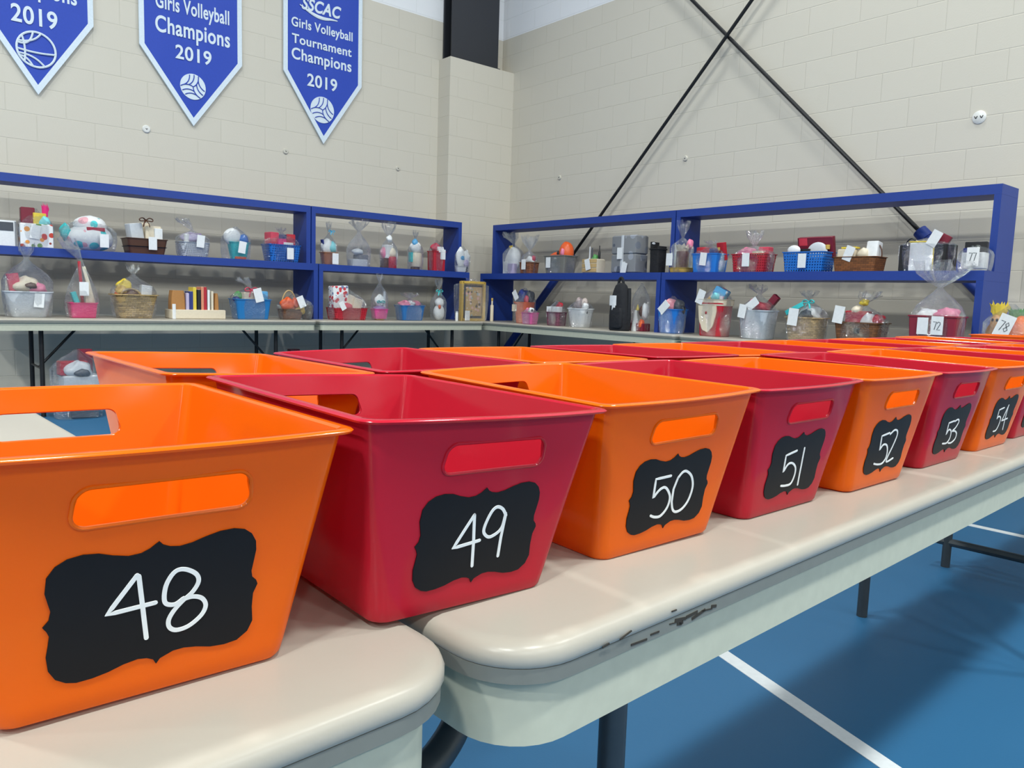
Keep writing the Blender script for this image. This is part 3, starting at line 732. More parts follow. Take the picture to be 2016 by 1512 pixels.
        if num:
            m2 = MB()
            for i, ch in enumerate(num):
                for st in DIG[ch]: m2.tube([c+R @ Vector(((-.62+i*.66+px*.9)*a, -.0022, (-.45+pz*.85)*b)) for px, pz in st], .0021, 5)
            m2.build('handwritten_number', gm('dgrey'), o)
        return s

ZL = 1.2585; ZT = .7405
B = 'gift basket'
GU, GD = 'raffle items on the blue shelves', 'raffle items on the wall tables'
def U(label, side, pos, wa, h, cat=B, name='gift_basket', **k): return Gift(name, label, cat, side, pos, wa, h, ZL, group=GU, **k)
def T(label, side, pos, wa, h, cat=B, name='gift_basket', **k):
    k.setdefault('front', 6.60 if side == 'L' else 5.26)
    return Gift(name, label, cat, side, pos, wa, h, ZT, group=GD, **k)

# --- left wall, on the shelf
U('white and grey framed box at the left edge of the upper shelf', 'L', .835, .18, .19, 'box', 'framed_box', rho=.4).box('white', 0, 0, 0, 1, .9, 1, name='box').box('dgrey', -.02, -.47, .6, .8, .06, .33, name='dark_panel').box('grey', .46, -.47, .0, .07, .06, .97, name='frame_edge')
U('tall floral gift bag with pink tissue, second on the upper left shelf', 'L', 1.045, .25, .33, 'gift bag', 'gift_bag', rho=.6).box(FLORAL, 0, 0, 0, .95, .9, .55, name='bag').box('wine', -.22, 0, .55, .4, .5, .36).box('yellow', .1, -.1, .5, .4, .3, .3, rz=.3).box('deep', 0, .1, .5, .3, .3, .28).tissue('hot', .3, 0, .66, .1, .34).ball('aqua', .25, -.1, .6, .2, .25, .14).tag(-.05, .36, -.5, .15).wrap(.52, .5, .9, 0, seed=1)
U('big round bundle with teal roundels and red band on the upper left shelf', 'L', 1.403, .43, .285, 'gift bundle', 'gift_bundle', rho=.6).ball(ROUNDEL, .04, 0, .38, .44, .45, .38, .05, 'bundle').ball(ROUNDEL, .05, .05, .72, .32, .35, .27, .06, 'bundle').ball('teal', -.42, .05, .5, .1, .2, .22, .2, 'tissue_paper').box('red', .1, -.3, .56, .34, .14, .1, name='band').tag(.23, .3, -.53).wrap(.52, .55, .96, 0, seed=2)
U('dark brown basket with white packages and a brown ribbon, upper left shelf', 'L', 1.812, .37, .32).tub('brown', .4, taper=.86, rr=.2).tub('black', .02, z0=.18, wt=.98, dt=.98, taper=.99, name='band').box('silver', -.26, -.1, .36, .34, .4, .42, rz=.2, ry=-.15).box('cream', .22, 0, .34, .4, .5, .4, rz=-.2).box('white', .3, -.25, .34, .2, .2, .34).box('cream', .0, .1, .36, .3, .3, .45).bow('brown', -.02, -.35, .86, .16).tag(.1, .28, -.58)
U('clear basket of lavender soaps with a loose cellophane top, upper left shelf', 'L', 2.195, .31, .32, rho=.8).tub(('slot', 'silver', dict(scale=60)), .4, taper=.85, rr=.5).ball('lav', -.05, 0, .5, .34, .34, .16, .15, 'tissue_paper').box('purple', .05, -.1, .5, .4, .3, .14).cyl('white', -.25, -.2, .3, .09, .3).tag(.13, .42, -.6, .1).wrap(.54, .5, .72, .2, lean=-.35, seed=4)
U('white rounded bundle with a blue bowl inside cellophane, upper left shelf', 'L', 2.565, .31, .30, 'gift bundle', 'gift_bundle', rho=.7).tub('teal', .52, wt=.72, dt=.72, taper=.7, rr=.5, cx=.1, name='bowl').ball('white', -.1, .05, .66, .32, .34, .26, .06).ball('blue', .26, -.12, .6, .18, .2, .16, .1).box('orange', .1, -.2, .02, .4, .3, .07).tag(.1, .36, -.55, .15).wrap(.52, .6, .97, 0, seed=5)
U('blue slotted basket full of red and pink packages at the left post', 'L', 2.985, .40, .31, rho=.7).tub(('slot', 'blue', dict(scale=42)), .52, taper=.86, rr=.22).box('rose', -.3, 0, .45, .28, .5, .42, rz=.2).box('deep', .0, .12, .45, .5, .3, .38).box('hot', -.06, -.24, .45, .26, .22, .24).box('red', .3, .05, .45, .26, .4, .4, rz=-.2).box('white', .12, -.3, .45, .3, .16, .14).tag(.12, .26, -.56).wrap(.53, .6, .88, .14, seed=6)
U('terracotta pot of white and aqua things tied with a cyan bow', 'L', 3.46, .24, .40, 'wrapped pot', 'gift_pot', rho=.9).tub((168, 110, 74), .3, wt=.9, dt=.9, taper=.72, rr=.5, name='pot').ball('white', -.1, 0, .42, .36, .36, .2, .12).ball('aqua', .14, -.2, .42, .24, .22, .14, .15).box('deep', -.36, 0, .3, .08, .3, .3, ry=-.2).tag(.2, .15, -.52).wrap(.48, .45, .75, .14, seed=7).bow((50, 176, 220), .1, -.12, .8, .18)
U('tall almost clear cellophane parcel with a wide ruffled top, upper left shelf', 'L', 3.782, .34, .455, 'wrapped parcel', 'wrapped_parcel', rho=.8).box('silver', -.05, 0, 0, .7, .6, .16).box('grey', .1, .0, .16, .5, .5, .1, rz=.2).ball('silver', -.1, -.1, .32, .25, .25, .07).wrap(.5, .36, .76, .36, seed=8)
U('tall parcel of white and pink items over a red tin, ruffled white top', 'L', 4.12, .27, .455, 'wrapped parcel', 'wrapped_parcel', rho=.9).cyl('red', .14, -.15, 0, .28, .26).box('brown', -.25, 0, 0, .38, .5, .22).box('white', -.08, 0, .22, .5, .5, .3, rz=.3).ball('pink', -.28, .05, .34, .2, .25, .14).ball('cream', .16, -.1, .34, .26, .28, .12).wrap(.5, .4, .7, .38, seed=9).ball('white', .0, -.06, .66, .16, .18, .07, .3, 'tissue_paper')
U('cream mug with a blue and white toy under loose cellophane', 'L', 4.44, .23, .40, 'wrapped mug', 'wrapped_mug', rho=.9).cyl('brown', 0, 0, 0, .34, .08).cyl('cream', .06, -.05, .08, .4, .36, name='mug').ball('white', .0, 0, .58, .42, .4, .16, .12).ball('sky', -.1, -.1, .7, .22, .22, .1).box('teal', -.38, 0, .2, .18, .4, .25).wrap(.55, .5, .8, .2, seed=10)
U('red square tin with a white paper sheet draped over its front, upper left shelf', 'L', 4.705, .25, .34, 'tin', 'gift_tin', rho=.9).tub('red', .62, wt=.95, dt=.95, taper=.96, rr=.1, name='tin').ball('rose', -.1, 0, .72, .34, .34, .14, .2, 'tissue_paper').box('white', .12, -.3, .55, .5, .3, .2, rx=-.5, name='paper').tag(.22, .52, -.52, .0).wrap(.52, .65, .96, 0, seed=11)
U('white baby clothes bundle at the right end of the left shelf', 'L', 4.985, .24, .29, 'clothes bundle', 'clothes_bundle', rho=.42, front=6.775).tub('white', .22, wt=.7, dt=.7, cx=-.1, taper=.8, rr=.5, name='bowl').ball(('cloth', 'white'), -.16, -.05, .52, .3, .35, .38, .15, 'folded_cloth').ball(('cloth', 'white'), .28, 0, .55, .22, .3, .26, .18, 'folded_cloth', 4).ball('lav', .2, -.2, .34, .2, .24, .14, .1).ball('sky', -.1, -.38, .52, .14, .06, .08, .1).ball('dgrey', .28, .1, .16, .18, .2, .15).wrap(.52, .6, .97, 0, seed=12)

# --- right wall, on the shelf
U('clear bag of white linens tied with a yellow ribbon, left end of right shelf', 'R', 6.42, .44, .44, 'gift bag', 'gift_bag', rho=.7, front=5.40).ball(('cloth', 'white'), 0, 0, .36, .42, .42, .3, .08, 'folded_cloth').box('silver', -.2, -.3, .0, .3, .3, .3).box('lav', .2, -.3, .0, .4, .3, .25).bow('yellow', .2, -.4, .66, .1).wrap(.52, .5, .74, .3, lean=-.3, seed=13)
U('small tan basket with white contents and a puffed clear top on the right shelf', 'R', 6.10, .33, .39, rho=.7).tub(('wicker', (150, 92, 62), dict(scale=40)), .3, taper=.88, rr=.2).ball('white', .1, 0, .36, .36, .36, .1, .2).ball('rose', .36, 0, .4, .1, .2, .08).tag(-.05, .24, -.56).wrap(.5, .42, .62, .42, seed=14)
U('grey metal tub with an orange domed pail standing in it, right shelf', 'R', 5.632, .50, .325, rho=.6).tub((120, 118, 112), .55, taper=.86, rr=.12, name='tub').ball('orange', .2, .1, .62, .27, .4, .36, .03, 'pail').ball('orange', -.12, -.05, .56, .3, .3, .1, .1, 'pail').ball('pink', .26, -.28, .64, .07, .12, .12).ball('black', .04, -.25, .62, .05, .08, .07).tag(-.22, .33, -.58).wrap(.53, .5, .66, 0, seed=15)
U('pale wooden crate holding bottles and utensils on the right shelf', 'R', 5.171, .33, .27, 'crate', 'wooden_crate', rho=.7).box('cream', 0, 0, 0, .94, .9, .5, name='crate').box('tan', 0, -.46, .04, .96, .05, .13, name='slat').box('tan', 0, -.46, .2, .96, .05, .13, name='slat').box('tan', 0, -.46, .36, .96, .05, .13, name='slat').cyl('black', .34, 0, .42, .06, .55, neck=1, name='bottle').cyl('silver', -.3, 0, .45, .05, .5, .03, name='utensil').cyl('dgrey', -.18, .05, .45, .05, .46, .03, name='utensil').ball('green', .06, 0, .52, .16, .2, .14, .2).tag(-.05, .3, -.56, -.25)
U('folded grey plush blanket tied with a pale ribbon on the right shelf', 'R', 4.73, .46, .34, 'blanket', 'folded_blanket', rho=.6).box(FLEECE, 0, 0, 0, .98, .95, .5, name='blanket_fold').box(FLEECE, 0, 0, .5, .98, .95, .5, name='blanket_fold').box('silver', -.04, -.49, .0, .1, .03, 1.0, name='ribbon').box('silver', 0, -.49, .1, .2, .04, .2, name='label_card').tag(-.1, .52, -.56).tag(.1, .12, -.58, .2)
U('black cloth tote sagging open beside the grey blanket', 'R', 4.40, .20, .27, 'tote bag', 'tote_bag', rho=1.2).tub(('cloth', 'black'), .78, taper=.95, rr=.3, name='bag').box(('cloth', 'black'), -.42, 0, .6, .12, .9, .4, name='bag_side').box(('cloth', 'black'), .40, 0, .6, .14, .9, .26, name='bag_side').ball('silver', -.38, -.2, .95, .06, .2, .04, .1, 'zip_trim')
U('basket of dark jars with cream tissue and a tall ruffled top at the middle post', 'R', 4.144, .30, .43, rho=.8).tub('gold', .1, taper=.9, rr=.5).cyl((92, 54, 48), .1, -.1, .06, .3, .36).cyl('silver', -.3, 0, .06, .12, .5).tissue('cream', .05, 0, .4, .4, .16).ball('pink', .36, .1, .56, .16, .2, .1).tag(-.36, .26, -.58).wrap(.52, .5, .7, .24, seed=16)
U('blue bin with a red round box and a red carton leaning behind, right shelf', 'R', 3.858, .37, .26, rho=.7).tub((30, 118, 206), .6, taper=.9, rr=.15, name='bin').cyl('red', -.22, -.05, .5, .26, .3).box('deep', .12, 0, .55, .3, .3, .22).box('red', .36, .22, .4, .32, .2, .56, rz=-.2, rx=.2).box('gold', .3, .05, .7, .1, .02, .1).tag(.0, .42, -.55, .1).wrap(.53, .62, .9, .2, seed=17)
U('red slotted basket with pink packages and a spray of clear wrap, right shelf', 'R', 3.45, .42, .32, rho=.6).tub(('slot', 'red', dict(scale=44)), .45, taper=.9, rr=.2).ball('pink', -.2, 0, .48, .26, .3, .14, .15).box('rose', .3, .1, .4, .3, .4, .22).box('cream', .2, -.2, .42, .3, .2, .1).tag(-.02, .3, -.57).wrap(.53, .48, .66, .2, seed=18)
U('blue slotted basket with a big red boxed pan set and a white plate', 'R', 2.990, .44, .27, rho=.6).tub(('slot', (30, 112, 200), dict(scale=44)), .55, taper=.9, rr=.18).box('wine', .1, .2, .4, .84, .22, .58, rx=.25, name='carton').box((214, 60, 80), -.18, .05, .74, .2, .04, .2, rx=.25, name='print').ball('silver', .2, -.02, .58, .24, .08, .24, .02, 'pan').cyl('gold', .42, .02, .62, .05, .12).ball('white', -.28, -.3, .6, .16, .1, .14, 0, 'plate').box('black', -.1, -.1, .5, .3, .2, .14).tag(.02, .3, -.56)
U('shallow brown wicker tray of cream parcels with a yellow strip, right shelf', 'R', 2.611, .40, .21, rho=.6).tub(('wicker', (140, 84, 40), dict(scale=34)), .5, taper=.92, rr=.2).box('cream', -.26, 0, .42, .4, .6, .34, rz=.1).box('yellow', -.2, -.1, .78, .36, .3, .06).ball('cream', .12, -.1, .6, .14, .2, .2).box('white', .3, .05, .4, .26, .4, .6, rx=-.15).arc('brown', .28, .5, .5, .9, .005).tag(-.12, .6, -.5, .35)
U('black gift bags around a white carton with a yellow edge, right shelf', 'R', 2.168, .39, .22, 'gift bag', 'gift_bag', rho=.5).box('black', -.34, 0, 0, .3, .8, .8, rz=.15, name='bag').box('white', -.02, -.2, 0, .46, .55, .86, name='carton').box('yellow', -.02, -.3, .86, .48, .36, .03, name='carton_edge').box('yellow', .22, -.47, 0, .02, .03, .86, name='carton_edge').box('black', .34, 0, 0, .3, .8, .8, rz=-.2, name='bag').box('wine', .34, -.1, .78, .2, .3, .3, ry=.5, rz=.2).tag(.22, .95, -.5, .5).arc('black', -.44, -.2, .7, 1.0, .005).wrap(.53, .8, 1.0, 0, seed=19)
U('clear bag with black and white printed panels and tag 77 at the end post', 'R', 1.86, .22, .20, 'gift bag', 'gift_bag', rho=.7, front=5.31).box('black', 0, 0, .5, .7, .5, .4, rz=.2).box('white', 0, -.1, .06, .76, .6, .5, name='printed_panel').box('deep', -.1, -.15, .56, .5, .4, .14).tag(.05, .42, -.62, 0, '77', 1.1).wrap(.56, .5, .92, 0, seed=20)

# --- left wall, on the tables
T('white bucket of pink and white treats with a gathered clear topknot', 'L', .942, .34, .53, rho=.8).tub('silver', .36, taper=.72, rr=.5, name='bucket').box('rose', -.28, 0, .34, .24, .3, .26, ry=-.15).ball('cream', -.02, 0, .44, .3, .3, .12, .2).ball('pink', .2, -.1, .4, .2, .24, .08, .2).ball('brown', .05, -.3, .44, .12, .1, .04, .2).tag(.18, .24, -.5, .1).wrap(.52, .5, .8, .16, seed=21)
T('small pink wire basket under a tall pointed cellophane tent, beside the white bucket', 'L', 1.295, .29, .58, rho=.8).tub('hot', .2, wt=.75, dt=.75, taper=.88, rr=.2).box('red', -.02, 0, .12, .08, .1, .62, ry=-.05, name='baton').box('cream', .2, 0, .12, .1, .1, .56, ry=-.22, name='baton').box('teal', -.2, -.1, .14, .14, .3, .2, ry=-.3).box('cream', .16, -.15, .16, .2, .2, .16).tag(0, .38, -.4).wrap(.46, .22, .74, .22, lean=-.35, seed=22)
T('tan bushel basket with a gold ribbon and white carton, left wall table', 'L', 1.658, .38, .41, rho=.85).tub(('wicker', (196, 166, 112), dict(scale=30)), .46, taper=.76, rr=.5, lip=.012).box('white', .26, -.1, .42, .26, .3, .22, ry=.1).ball('yellow', -.2, .05, .6, .18, .2, .14, .25, 'ribbon').ball('gold', -.3, -.1, .52, .14, .2, .1, .2, 'tissue_paper').ball('orange', -.36, -.1, .46, .1, .15, .08).ball('brown', -.12, -.2, .46, .2, .2, .08, .2).arc(('wicker', (196, 166, 112), dict(scale=30)), -.36, .1, .42, .56, .009, -.3).wrap(.52, .52, .84, .14, seed=23)
T('blue basket of toys with a pink bow and white tag, left wall table', 'L', 2.59, .39, .35, rho=.65).tub((26, 112, 178), .5, taper=.86, rr=.2).box(BLUEP, .3, 0, .42, .34, .5, .28, rz=-.1).ball('green', -.34, 0, .56, .12, .2, .12).box('cream', -.1, -.1, .44, .36, .4, .22, rz=.2).ball('deep', -.42, -.1, .48, .1, .2, .08).bow('rose', -.02, -.2, .72, .18).tag(.1, .6, -.56, -.25, None, 1.15).wrap(.53, .55, .8, .16, lean=-.2, seed=24)
T('small autumn basket with orange leaves and a black pouch, beside the blue basket', 'L', 3.0, .41, .26, rho=.6).tub(('wicker', (120, 74, 44), dict(scale=40)), .36, wt=.6, dt=.8, taper=.85, rr=.3, cx=-.14).ball('orange', -.24, -.1, .5, .2, .24, .24, .25, 'leaf_garland').ball('orange', -.05, -.2, .56, .13, .18, .18, .2, 'leaf_garland', 5).ball('gold', .1, -.2, .36, .14, .2, .2, .2, 'leaf_garland', 7).arc('tan', -.4, .05, .36, 1.0, .006).ball(('cloth', 'black'), .34, 0, .28, .2, .3, .3, .1, 'pouch').tag(.06, .62, -.5, -.4).wrap(.5, .5, .9, 0, seed=25)
T('red slotted basket with a red checked bag and cream boxes, right of the table gap', 'L', 3.52, .46, .32, rho=.6).tub(('slot', 'red', dict(scale=46)), .36, taper=.9, rr=.2).box(CHECK, -.22, .1, .3, .46, .5, .7, ry=-.06, name='checked_bag').box('cream', .24, -.1, .3, .26, .4, .34, ry=.25).box('cream', .04, 0, .3, .2, .4, .44, ry=.3).ball('rose', -.06, -.2, .38, .16, .2, .12).tag(-.3, .42, -.54, -.5, None, .8).wrap(.53, .5, .92, 0, seed=26)
T('small pink bowl with a teal bow under tall cellophane, left wall table', 'L', 3.87, .24, .44, rho=.9).tub('gold', .05, wt=.6, dt=.6, taper=.9, rr=.5, name='stand').tub((214, 80, 150), .22, wt=.95, dt=.95, taper=.84, rr=.5, z0=.03, name='bowl').ball('purple', 0, 0, .26, .4, .4, .06, .1, 'tissue_paper').ball('white', .0, 0, .42, .3, .3, .14, .2).bow('teal', -.06, -.25, .4, .26, False).box('silver', .24, -.2, .28, .14, .1, .36, name='card').wrap(.5, .5, .84, .2, seed=27)
T('round blue basket piled with pink tissue, left wall table', 'L', 4.216, .40, .27, rho=.7).tub((30, 104, 172), .56, taper=.84, rr=.4).ball('pink', -.22, 0, .6, .22, .3, .12, .3, 'tissue_paper').ball('pink', .2, 0, .6, .24, .3, .12, .3, 'tissue_paper', 6).ball('white', -.02, -.15, .6, .16, .2, .12, .3, 'tissue_paper', 8).wrap(.53, .6, .8, .3, seed=28)
T('white toy in a clear bag tied with a teal bow, left wall table', 'L', 4.562, .26, .42, 'gift bag', 'gift_bag', rho=.9).ball('white', .05, 0, .2, .38, .38, .2, .05, 'toy_body').ball('white', .05, -.05, .44, .3, .3, .12, .12, 'toy_head').ball('orange', -.1, -.34, .34, .1, .08, .05, .05, 'toy_nose').wrap(.5, .45, .76, .24, seed=29).bow('teal', -.1, -.2, .72, .24)
g = T('gold framed collage panel of small photographs standing in the corner', 'L', 5.0, .50, .44, 'framed collage', 'framed_collage', rho=.25, front=6.62)
g.box('dgrey', 0, .1, 0, .66, .5, .92, name='backing').box(CAMO, .03, -.2, .12, .5, .2, .7, name='collage_print')
for x, z, sx, sz in ((-.35, 0, .06, .95), (.35, 0, .06, .95), (0, 0, .7, .06), (0, .9, .7, .06)): g.box('gold', x, -.2, z, sx, .5, sz, name='frame_bar')
g.tag(-.24, .13, -.7).wrap(.5, .86, .95, .12, ry=.9, seed=30)
T('small white jar standing left of the gold framed collage', 'L', 4.80, .055, .10, 'jar', 'jar', rho=1).cyl('white', 0, 0, 0, .48, .85).cyl('silver', 0, 0, .85, .42, .15, name='lid')
T('cream bottle standing right of the gold framed collage', 'L', 5.27, .07, .25, 'bottle', 'bottle', rho=1).cyl('cream', 0, 0, 0, .48, .7).cyl('cream', 0, 0, .7, .25, .2, name='neck').cyl('gold', 0, 0, .88, .28, .12, name='cap')
# books on a low white crate
g = T('low white crate with books standing on it, left wall table', 'L', 2.13, .50, .075, 'crate', 'book_crate', rho=.45)
g.box('cream', 0, 0, 0, 1, 1, 1, name='crate').box('white', -.46, -.48, 0, .06, .05, 1.6, name='end_cap')
cx, cy, cz = g.loc; cz += .0755; cw = g.w
def book(label, u, th, h, col, cat='book', name='book', lean=0, dep=.12, page=True):
    t = empty(name, label, cat, (cx+u*cw, cy-.02, cz), 0, 'books on the white crate')
    MB().box((0, 0, h/2), (th, dep, h)).build('cover', gm(col, 'paper'), t, False)
    if page: MB().box((0, .004, h/2+.002), (th*.7, dep-.006, h)).build('pages', gm('cream', 'paper'), t, False)
    t.rotation_euler = (0, lean, 0)
t = empty('bookend', 'rounded wooden bookend at the left of the standing books', 'bookend', (cx-.36*cw, cy-.02, cz))
MB().loft([[(x, y, z) for x, y, _ in rrect(.056-(.012*(z/.155)**3), .05, .012, z, 4)] for z in (0, .02, .06, .1, .14, .155)]).build('block', gm('wood'), t)
book('slim pale blue book next to the wooden bookend', -.20, .022, .135, 'lav')
book('dark blue book between the pale blue and the yellow one', -.135, .03, .15, 'deep')
book('tall yellow book on the white crate', -.07, .026, .185, 'yellow')
book('black book right of the yellow one', .01, .028, .165, 'black')
book('salmon pink book on the white crate', .075, .022, .19, (216, 140, 110))
book('tall red book on the white crate', .125, .024, .19, 'red')
book('slim white book right of the red one', .19, .018, .165, 'white')
book('slim cream book on the white crate', .26, .016, .155, 'cream')
t = empty('bookend', 'small brown wooden bookend at the right of the standing books', 'bookend', (cx+.35*cw, cy-.02, cz))
MB().loft([[(x, y, z) for x, y, _ in rrect(.017-(.008*(z/.14)**3), .05, .006, z, 4)] for z in (0, .04, .08, .12, .14)]).build('block', gm('wood'), t)

# --- right wall, on the tables
T('orange pail holding dark wrapped goods, left end of the right wall table', 'R', 6.05, .44, .40, rho=.7).tub('orange', .55, wt=.8, dt=.9, taper=.78, rr=.5, name='pail').ball('deep', -.1, 0, .66, .36, .4, .2, .2).ball('dgrey', .26, .1, .68, .2, .3, .16, .15).ball('rose', .28, -.2, .62, .12, .15, .1).box('cream', -.3, -.44, .3, .3, .06, .18, name='paper_label').tag(-.22, .72, -.5, -.6).wrap(.52, .6, .92, 0, seed=31)
T('small pink woven basket on the right wall table', 'R', 5.80, .28, .17, rho=.7, front=5.12).tub(('slot', (214, 96, 160), dict(scale=80)), .7, taper=.84, rr=.2).ball('pink', -.2, 0, .8, .2, .3, .16, .2).ball('white', .1, 0, .8, .18, .3, .18, .2).ball('black', .25, -.1, .82, .06, .1, .08).wrap(.53, .75, .98, 0, seed=32)
T('plum woven basket with a white box on top, right wall table', 'R', 5.50, .31, .26, rho=.7, front=5.2).tub(('wicker', (134, 72, 98), dict(scale=34)), .52, taper=.88, rr=.2).box('white', -.05, -.1, .5, .8, .5, .22).ball('red', .1, .15, .72, .24, .2, .16, .2).tag(-.3, .52, -.45, 0).wrap(.53, .6, .95, 0, seed=33)
T('big white glazed bowl piled with small things, right wall table', 'R', 5.17, .40, .29, 'bowl', 'gift_bowl', rho=.8, front=5.2).tub('white', .62, taper=.72, rr=.5, name='bowl').ball((176, 160, 160), -.1, 0, .76, .22, .26, .2, .2).ball((190, 176, 170), .16, .05, .74, .16, .22, .2, .2, seed=4).ball('white', .34, -.1, .66, .14, .2, .14).ball('dgrey', .44, -.1, .54, .05, .1, .1).wrap(.53, .65, .96, 0, seed=34)
g = T('black backpack with a white paper label standing on the right wall table', 'R', 4.58, .315, .44, 'backpack', 'backpack', rho=.7, front=5.095)
bm_ = ('cloth', (30, 31, 36))
MB().loft([[(x, y, z) for x, y, z in rrect(g.w*.5*a, g.d*.5*b, .05, z*g.h, 6)] for z, a, b in ((0, .92, .9), (.03, .98, .97), (.3, 1, 1), (.6, .92, .9), (.8, .76, .74), (.9, .58, .58), (.955, .3, .3))]).build('main_body', rm(bm_), g.t, ang=70)
MB().loft([[(x+.1*g.w, y-g.d*.46, z*g.h) for x, y, _ in rrect(g.w*.32*a, g.d*.16*a, .03, z*g.h, 5)] for z, a in ((.06, .85), (.1, 1), (.38, .98), (.46, .7))]).build('front_pocket', rm(bm_), g.t, ang=70)
g.arc(bm_, -.18, .12, .9, 1.06, .012).box('white', -.16, -.5, .5, .4, .03, .2, name='paper_label').box('white', -.1, -.52, .41, .2, .03, .12, name='paper_label')
MB().tube(catmull([g.S(.44, .1, .85), g.S(.53, 0, .6), g.S(.52, 0, .3), g.S(.46, .1, .1)], 5), .014, 8, sq=.5).build('shoulder_strap', rm(bm_), g.t)
T('clear bag with a white bearded gnome figure, right of the black backpack', 'R', 4.49, .28, .44, 'gift bag', 'gift_bag', rho=.8).box('wine', 0, 0, 0, .9, .8, .16).cyl('white', -.15, -.3, 0, .2, .42, .1, name='figure_beard').cyl('yellow', -.08, -.2, .42, .1, .12, .02, name='figure_hat').ball('orange', .25, -.25, .14, .18, .2, .1).ball('brown', .18, -.2, .4, .14, .16, .1).ball('pink', -.36, -.2, .16, .12, .15, .1).ball('white', .3, 0, .4, .18, .3, .16).wrap(.5, .6, .97, 0, seed=35)
T('bright blue bucket with a pink cloth on top, right wall table', 'R', 4.14, .35, .335, 'bucket', 'gift_bucket', rho=.8).tub((24, 116, 208), .62, taper=.78, rr=.35, name='bucket').ball(('cloth', (232, 150, 164)), -.12, 0, .68, .32, .36, .2, .08, 'folded_cloth').ball('dgrey', .22, .1, .68, .24, .3, .18, .1).ball('black', .46, .1, .6, .08, .15, .1, .1).tag(-.1, .66, -.55, .8, None, 1.1).wrap(.53, .62, .95, 0, seed=36)
g = T('red bucket with a white rim and a scalloped white beard-shaped front', 'R', 3.709, .36, .41, 'bucket', 'gift_bucket', rho=.8)
g.tub('red', .66, taper=.9, rr=.4, name='bucket').tub('cream', .13, wt=1.08, dt=1.08, taper=.97, rr=.4, z0=.6, name='rim_band')
pts = []
for i in range(41):
    a = pi+pi*i/40; r_ = 1+.045*abs(sin(a*5.5)); pts.append((-.06*g.w+g.w*.37*cos(a)*r_, (.6+.5*sin(a)*r_)*g.h))
n_ = len(pts)
def fr(x, z, o): return (x, -(g.d/2*(.9+.1*z/(g.h*.66)))*(1-.35*max(0, abs(x)/(g.w/2)-.55)**1.5)-o, z)
mb = MB(); ctr = [(-.06*g.w, .6*g.h)]
A = [fr(x, z, .012) for x, z in pts]; Bq = [fr(x, z, -.004) for x, z in pts]
mb.add(A+Bq, [tuple(range(n_)), tuple(range(n_, 2*n_))[::-1]]+[(i, (i+1) % n_, n_+(i+1) % n_, n_+i) for i in range(n_)]).build('beard_front', gm('cream'), g.t, False)
g.ball((140, 40, 44), -.09, -.55, .46, .04, .03, .03, 0, 'nose_button').box(BLUEP, .12, .05, .66, .46, .5, .3, ry=.5, rz=.2).box('wine', 0, .3, .66, .6, .1, .24).ball('gold', -.16, -.1, .74, .12, .2, .06).ball('aqua', .1, -.25, .78, .16, .14, .08).tag(-.36, .77, -.55, .35, None, 1.1).wrap(.55, .72, .97, 0, seed=37)
T('pale grey tub with crimson contents under cellophane, right wall table', 'R', 3.32, .38, .41, 'tub', 'gift_tub', rho=.8).tub((176, 186, 198), .55, taper=.82, rr=.4, name='tub').ball('red', .05, 0, .6, .36, .36, .1, .15).ball('pink', -.16, -.1, .68, .13, .2, .08).box('wine', .32, .2, .5, .22, .2, .36, ry=.7).tag(-.28, .52, -.58, .15).tag(.02, .66, -.5, .9).wrap(.54, .56, .84, .24, lean=-.1, seed=38)
T('straw basket with a long teal ribbon tied across its cellophane', 'R', 2.92, .38, .37, rho=.8).tub(('wicker', (196, 168, 124), dict(scale=36)), .5, taper=.84, rr=.5, lip=.01).ball('white', .1, 0, .58, .3, .34, .14, .2).ball('dgrey', .1, -.25, .56, .2, .16, .09, .2).ball('gold', -.34, -.1, .54, .08, .2, .08).wrap(.54, .55, .86, .2, seed=39).box('teal', -.18, -.5, .62, .56, .05, .09, ry=-.5, name='ribbon').bow('teal', .16, -.3, .8, .16).tag(-.16, .5, -.6, .1, None, 1.2)
T('brown wicker basket of red packages and a white plush, right wall table', 'R', 2.515, .41, .37, rho=.7).tub(('wicker', (126, 82, 48), dict(scale=30)), .45, taper=.86, rr=.25, lip=.01).box('red', -.08, -.05, .42, .5, .4, .24, rz=.1).ball('cream', -.1, -.1, .68, .12, .2, .08, .05, 'plush_head').ball('white', .2, -.2, .48, .14, .2, .14, .2).ball('red', .36, 0, .5, .14, .3, .1, .2).ball('yellow', .02, 0, .82, .1, .14, .06, .2).box('black', .06, -.5, .24, .12, .04, .1, name='clasp').tag(-.36, .58, -.58, .15, None, 1.15).wrap(.54, .5, .78, .22, lean=.15, seed=40)
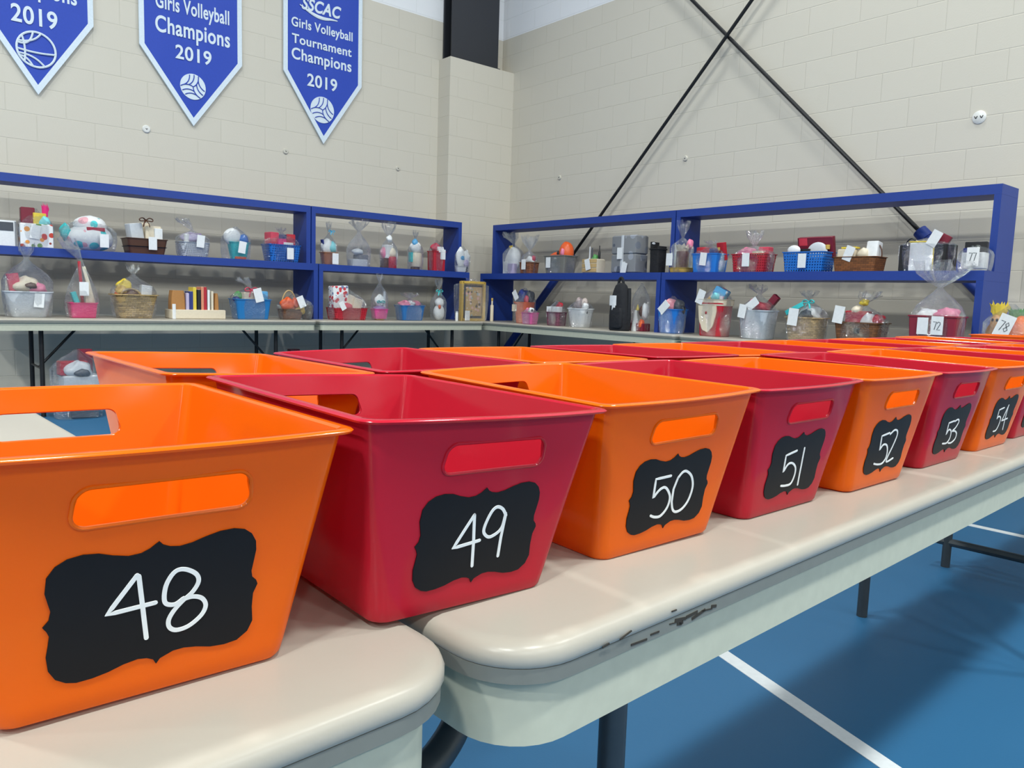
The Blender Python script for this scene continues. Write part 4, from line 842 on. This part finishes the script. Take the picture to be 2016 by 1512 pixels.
T('dark red rectangular tub tagged 72 with a huge cellophane topknot', 'R', 1.965, .35, .55, 'tub', 'gift_tub', rho=.6, front=5.09).tub((136, 34, 54), .42, taper=.9, rr=.12, name='tub').ball('pink', .2, 0, .44, .26, .36, .07, .2, 'tissue_paper').ball('white', -.2, 0, .43, .24, .36, .06, .2, 'tissue_paper', 5).tag(-.16, .3, -.6, 0).tag(.14, .31, -.6, 0, '72', 1.1).wrap(.53, .44, .74, .5, lean=.08, seed=41)
g = T('autumn doll with yellow hair beside an orange pumpkin, tag 78, far right', 'R', 1.575, .32, .33, 'doll', 'autumn_doll', rho=.6, front=5.12)
g.ball((150, 104, 40), -.32, 0, .34, .16, .25, .29, .12, 'body').ball((200, 150, 90), -.26, -.1, .62, .12, .16, .14, .03, 'head').tissue('yellow', -.24, 0, .66, .18, .3, name='hair').ball('black', -.31, -.26, .66, .025, .03, .03, 0, 'eye').ball('black', -.22, -.27, .66, .025, .03, .03, 0, 'eye')
g.ball((232, 110, 30), .22, 0, .39, .34, .42, .36, .04, 'pumpkin').tissue('green', .1, 0, .66, .16, .2, name='pumpkin_leaf').tag(.0, .56, -.62, .35, '78', 1.3).wrap(.52, .6, .95, 0, seed=42)
# --- on the floor below the left wall tables
g = Gift('gift_basket', 'large cellophane parcel with red and white items on the floor under the left wall table', B, 'L', 1.20, .36, .52, .001, rho=.8, front=6.35)
g.box('dgrey', .1, 0, 0, .6, .6, .3, name='carton').box('silver', .05, 0, .3, .8, .8, .32, name='carton').box('red', -.1, 0, .62, .6, .4, .2, rz=.1).box('wine', .2, .2, .62, .3, .3, .36).ball('silver', 0, -.2, .7, .3, .24, .12, .2, 'foil').ball('dgrey', .05, -.36, .66, .18, .14, .06).wrap(.55, .7, .98, 0, seed=43)
g = Gift('gift_box', 'small red box on the floor under the left wall table, just above the crimson rim', 'box', 'L', 3.17, .14, .44, .001, rho=.8, front=7.0)
g.box('red', 0, 0, 0, .9, .9, .9, name='box').box('wine', 0, 0, .9, .94, .94, .1, name='lid')
